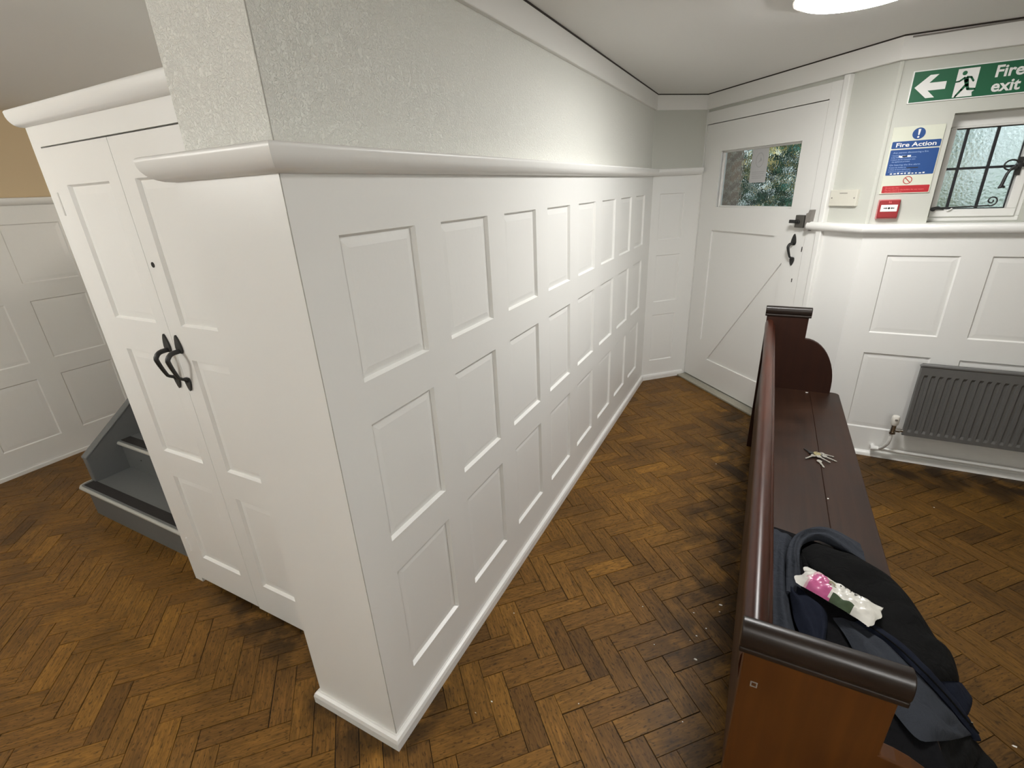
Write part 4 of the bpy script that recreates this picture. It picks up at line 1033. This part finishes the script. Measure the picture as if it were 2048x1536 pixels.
# sleeve with its navy cuff
sr = [(0.300, 1.575, 0.462), (0.388, 1.535, 0.470), (0.450, 1.505, 0.466), (0.491, 1.485, 0.447), (0.536, 1.432, 0.412), (0.572, 1.380, 0.376), (0.612, 1.368, 0.338), (0.614, 1.319, 0.336), (0.606, 1.286, 0.344)]
sl_ = [(0.236, 1.520, 0.462), (0.262, 1.430, 0.470), (0.297, 1.385, 0.470), (0.330, 1.345, 0.470), (0.372, 1.295, 0.470), (0.408, 1.258, 0.470), (0.455, 1.212, 0.468), (0.492, 1.188, 0.452), (0.527, 1.190, 0.423)]
obj('sleeve', strip(sl_, sr, 0.034, 0.024, 40, 16, 0.004, 7, 21, 1, 0.006), 'lining', jk, smooth=70)
obj('sleeve_cuff', strip([(0.524, 1.196, 0.424), (0.550, 1.190, 0.398), (0.590, 1.172, 0.360)], [(0.604, 1.290, 0.345), (0.622, 1.288, 0.326), (0.640, 1.284, 0.306)], 0.014, 0.018, 10, 12, 0.001, 20, 23, 5, 0.0015), 'navy', jk, smooth=70)
# second sleeve dangling past the seat edge
obj('sleeve', strip([(0.462, 0.985, 0.430), (0.470, 0.930, 0.400), (0.500, 0.945, 0.360), (0.520, 0.990, 0.340), (0.545, 1.010, 0.318), (0.575, 1.020, 0.290), (0.60, 1.03, 0.262)],
                    [(0.535, 1.115, 0.372), (0.592, 1.180, 0.312), (0.622, 1.182, 0.280), (0.641, 1.174, 0.260), (0.672, 1.176, 0.228), (0.690, 1.170, 0.207), (0.705, 1.165, 0.190)], 0.030, 0.03, 24, 12, 0.004, 6, 31, 1, 0.004), 'lining', jk, smooth=70)

# ------------------------------------------------------------------ packet of wipes on the jacket
pk = thing('wipes_packet', 'crumpled white and pink plastic packet lying on the jacket', 'packet', (0.305, 1.30, 0.50))
ca_ = V((0.222, 1.352, 0.505)); ax = V((0.400, 1.262, 0.499))-ca_; LP = ax.length; ax.normalize()
sd = V((ax.y, -ax.x, 0)).normalized()*-1; up_ = V((0, 0, 1))
bm = nb(); rnd = random.Random(4)
NU, NV = 30, 16; HW = 0.046
def ppt(u, v, side):
    # half thickness: fat in the middle, pinched to flat crimps at both ends
    e = min(1, min(u, 1-u)/0.17)**0.7
    lens = max(0.0, 1-abs(v)**2.4)
    h = 0.021*e*lens if side > 0 else -0.017*e*lens
    h += side*e*lens*(0.0035*math.sin(23*u+4*v)+0.0025*math.sin(41*u-9*v+1)+0.002*math.sin(17*v+8*u))
    wv = HW*(1+0.12*(1-e))*(1-0.10*math.sin(math.pi*u)*0.6) * (1.0 if u > 0.1 else 0.86+1.4*u)
    x = u*LP + (0.008*math.sin(5*v+1) if u < 0.02 else (0.010*v*v*-1+0.003*math.sin(7*v) if u > 0.98 else 0))
    return ca_ + ax*x + sd*(v*wv) + up_*h
grid_t = [[bm.verts.new(ppt(i/NU, -1+2*k/NV, 1)) for k in range(NV+1)] for i in range(NU+1)]
grid_b = [[bm.verts.new(ppt(i/NU, -1+2*k/NV, -1)) for k in range(NV+1)] for i in range(NU+1)]
for g, up1 in ((grid_t, True), (grid_b, False)):
    for i in range(NU):
        for k in range(NV):
            f = bm.faces.new([g[i][k], g[i+1][k], g[i+1][k+1], g[i][k+1]])
            u, v = (i+.5)/NU, -1+2*(k+.5)/NV
            mi = 0
            if up1:
                edge = 0.40-0.06*v-0.10*max(0, v)
                if 0.10-0.05*v < u < edge and v > -0.95: mi = 2 if (v > 0.55 or u < 0.17) else 1
                if u < 0.12 and v > -0.1: mi = 0
                if 0.47 < u < 0.72 and v < -0.60+0.1*u: mi = 3
            f.material_index = mi
bmesh.ops.remove_doubles(bm, verts=bm.verts[:], dist=1e-4)
obj('packet_film', bm, ['pwhite', 'ppink', 'ppale', 'pgreen'], pk, smooth=50)
bm = nb()
PT = lambda u, d, v: ppt(u, v, 1) + up_*(d+0.0012)
def mark(pts, w, Fm):
    for a, b in zip(pts, pts[1:]):
        dx, dz = (b[0]-a[0])*LP, (b[1]-a[1])*HW; l = math.hypot(dx, dz) or 1; nx, nz = -dz/l*w/LP, dx/l*w/HW
        poly(bm, [Fm(a[0]+nx, 0, a[1]+nz), Fm(b[0]+nx, 0, b[1]+nz), Fm(b[0]-nx, 0, b[1]-nz), Fm(a[0]-nx, 0, a[1]-nz)])
for k in range(5):
    u0 = 0.46+k*0.062
    mark([(u0, 0.72), (u0+.012, 0.50), (u0+.03, 0.46)], 0.0011, PT); mark([(u0+.03, 0.72), (u0+.022, 0.38-0.14*(k % 2))], 0.0011, PT)
obj('printed_script', bm, 'black', pk)
bm = nb()
ring_ = [(0.405+0.05*math.cos(t), 0.08+0.24*math.sin(t)) for t in [2*math.pi*k/16 for k in range(17)]]
for a, b in zip(ring_, ring_[1:]):
    c = (0.405, 0.08); poly(bm, [PT(a[0], 0, a[1]), PT(b[0], 0, b[1]), PT(c[0]+(b[0]-c[0])*.55, 0, c[1]+(b[1]-c[1])*.55), PT(c[0]+(a[0]-c[0])*.55, 0, c[1]+(a[1]-c[1])*.55)])
obj('printed_oval', bm, 'pbrown', pk)

# ------------------------------------------------------------------ paint flakes on the boards
for i, (x, y) in enumerate([(-0.653, 0.855), (-0.719, 1.268), (-0.254, 1.518), (-0.028, 1.36), (0.030, 1.655), (-0.058, 1.434), (-0.010, 1.514), (-0.036, 1.115), (-0.063, 1.571), (-0.039, 1.464), (-0.355, 1.029), (-0.622, 0.911), (-0.096, 2.773), (0.943, 2.755), (0.856, 1.459), (0.028, 1.618), (-0.175, 1.36)]):
    bm = nb(); r = random.uniform(0.0018, 0.0042) if i not in (3, 4, 14) else 0.007
    n = random.randint(5, 6); a0 = random.uniform(0, 6)
    pts = [(x+r*random.uniform(0.6, 1.2)*math.cos(a0+2*math.pi*k/n), y+0.6*r*random.uniform(0.6, 1.2)*math.sin(a0+2*math.pi*k/n)) for k in range(n)]
    prism(bm, lambda a, d, z: V((a, z, d)), pts, 0.0, 0.0012)
    o = rebase(obj('paint_flake', bm, 'flake'), (x, y, 0)); tag(o, 'tiny white paint flake lying on the parquet floor', 'paint flake', 'paint flakes on the parquet')
bm = nb(); prism(bm, lambda a, d, z: V((a, z, d)), [(0.318, 3.035), (0.330, 3.037), (0.331, 3.044), (0.319, 3.043)], 0.430, 0.433)
tag(rebase(obj('paint_flake', bm, 'flake'), (0.325, 3.04, 0.43)), 'white paint flake at the far end of the pew seat', 'paint flake')
bm = nb(); prism(bm, lambda a, d, z: V((a, z, d)), [(0.343, 1.921), (0.348, 1.921), (0.349, 1.927), (0.344, 1.928)], 0.430, 0.432)
tag(rebase(obj('paint_flake', bm, 'flake'), (0.346, 1.924, 0.43)), 'white speck of paint on the middle of the pew seat', 'paint flake')

# ------------------------------------------------------------------ outside
bm = nb(); poly(bm, [V(p) for p in ((-14, 3.4, -0.12), (16, 3.4, -0.12), (16, 30, -0.12), (-14, 30, -0.12))])
o = struct(obj('garden_ground', bm, 'gravel', fix=False))
bm = nb(); box(bm, F_DOOR, -1.9, -0.27, -0.61, -0.50, -0.12, 2.6); struct(obj('wall_porch', bm, 'brick'))

def shrub(label, c, rx, ry, rz, n, seed, pal, size=0.05, gold=None):
    rnd = random.Random(seed)
    t = thing('shrub', label, 'shrub', (c[0], c[1], -0.12))
    bm = nb(); col = bm.loops.layers.float_color.new('tone')
    for _ in range(n):
        while True:
            p = V((rnd.uniform(-1, 1), rnd.uniform(-1, 1), rnd.uniform(-1, 1)))
            if 0.35 < p.length < 1: break
        q = V((c[0]+p.x*rx, c[1]+p.y*ry, c[2]+p.z*rz))
        s = size*rnd.uniform(0.6, 1.4)
        d1 = V((rnd.uniform(-1, 1), rnd.uniform(-1, 1), rnd.uniform(-0.8, 0.4))).normalized(); d2 = d1.orthogonal().normalized()
        d2 = (Matrix.Rotation(rnd.uniform(0, 6.28), 3, d1) @ d2)
        f = bm.faces.new([bm.verts.new(q), bm.verts.new(q+d1*s*0.5+d2*s*0.28), bm.verts.new(q+d1*s), bm.verts.new(q+d1*s*0.5-d2*s*0.28)])
        cc = rnd.choice(pal); k = rnd.uniform(0.6, 1.3)
        if gold and mnoise.noise(q*2.6+V((seed, 0, 0))) > 0.04 and rnd.random() < 0.60: cc = gold
        for l in f.loops: l[col] = (cc[0]*k, cc[1]*k, cc[2]*k, 1)
    obj('foliage', bm, 'leaf', t, fix=False)
    bm = nb()
    for k in range(5):
        a = rnd.uniform(0, 6.28); tube(bm, [(c[0], c[1], -0.12), (c[0]+0.1*math.cos(a), c[1]+0.1*math.sin(a), c[2]-rz*0.6), (c[0]+rx*0.6*math.cos(a), c[1]+ry*0.6*math.sin(a), c[2]+rz*0.4)], [0.02, 0.015, 0.006], 6)
    obj('stem', bm, 'bark', t)
G1, G2, G3, YL, TE = (0.022, 0.075, 0.040), (0.012, 0.042, 0.026), (0.05, 0.14, 0.085), (0.78, 0.62, 0.26), (0.10, 0.30, 0.26)
c = F_DOOR(-0.75, -1.9, 1.5)
shrub('green shrub flecked with yellow seen through the exit door glass', (c.x, c.y, 1.45), 1.2, 0.8, 1.2, 10000, 3, [G1, G2, G2, G3, G1, TE], 0.075, YL)
c = F_DOOR(-2.4, -4.9, 1.5)
shrub('dark evergreen shrub standing behind the yellow-flecked shrub outside', (c.x, c.y, 1.6), 2.4, 1.0, 1.9, 9000, 5, [G1, G2, G3, G2, TE], 0.09)
shrub('pale green shrub outside the casement window', (2.55, 5.9, 1.75), 0.9, 0.8, 1.0, 900, 9, [(0.22, 0.38, 0.16), (0.30, 0.42, 0.18), G3], 0.07)

# ------------------------------------------------------------------ daylight, camera, view
w = bpy.data.worlds.new('overcast'); SC.world = w; w.use_nodes = True
nt = w.node_tree; bg = nt.nodes['Background']
sky = nt.nodes.new('ShaderNodeTexSky'); sky.sky_type = 'HOSEK_WILKIE'; sky.turbidity = 6.0; sky.ground_albedo = 0.3; sky.sun_direction = V((-0.4, -0.6, 0.7)).normalized()
mx = nt.nodes.new('ShaderNodeMix'); mx.data_type = 'RGBA'; mx.inputs['Factor'].default_value = 0.75
mx.inputs['B'].default_value = (0.70, 0.82, 0.84, 1)
nt.links.new(sky.outputs['Color'], mx.inputs['A']); nt.links.new(mx.outputs['Result'], bg.inputs['Color'])
bg.inputs['Strength'].default_value = 1.6

cd = bpy.data.cameras.new('camera'); cam = bpy.data.objects.new('camera', cd); COL.objects.link(cam)
R = [V((0.8901434987, 0.4534151843, -0.0453786542)), V((0.1329541456, -0.3536780481, -0.9258698793)), V((-0.4358528959, 0.8181237736, -0.3751076436))]
m3 = Matrix((R[0], -R[1], -R[2])).transposed()
cam.matrix_world = Matrix.Translation(V((0, 0, 1.6))) @ m3.to_4x4()
cd.sensor_fit = 'HORIZONTAL'; cd.sensor_width = 36.0; cd.lens = 954.110837/2048*36.0
cd.clip_start = 0.02; cd.clip_end = 100
SC.camera = cam

vs = SC.view_settings
SC.display_settings.display_device = 'sRGB'
vs.view_transform = 'Standard'; vs.look = 'None'; vs.exposure = 0.95; vs.gamma = 1.0; vs.use_curve_mapping = False
SC.cycles.max_bounces = 10; SC.cycles.diffuse_bounces = 5; SC.cycles.transmission_bounces = 8; SC.cycles.glossy_bounces = 4
SC.cycles.caustics_refractive = False; SC.cycles.caustics_reflective = False
SC.cycles.sample_clamp_indirect = 6.0
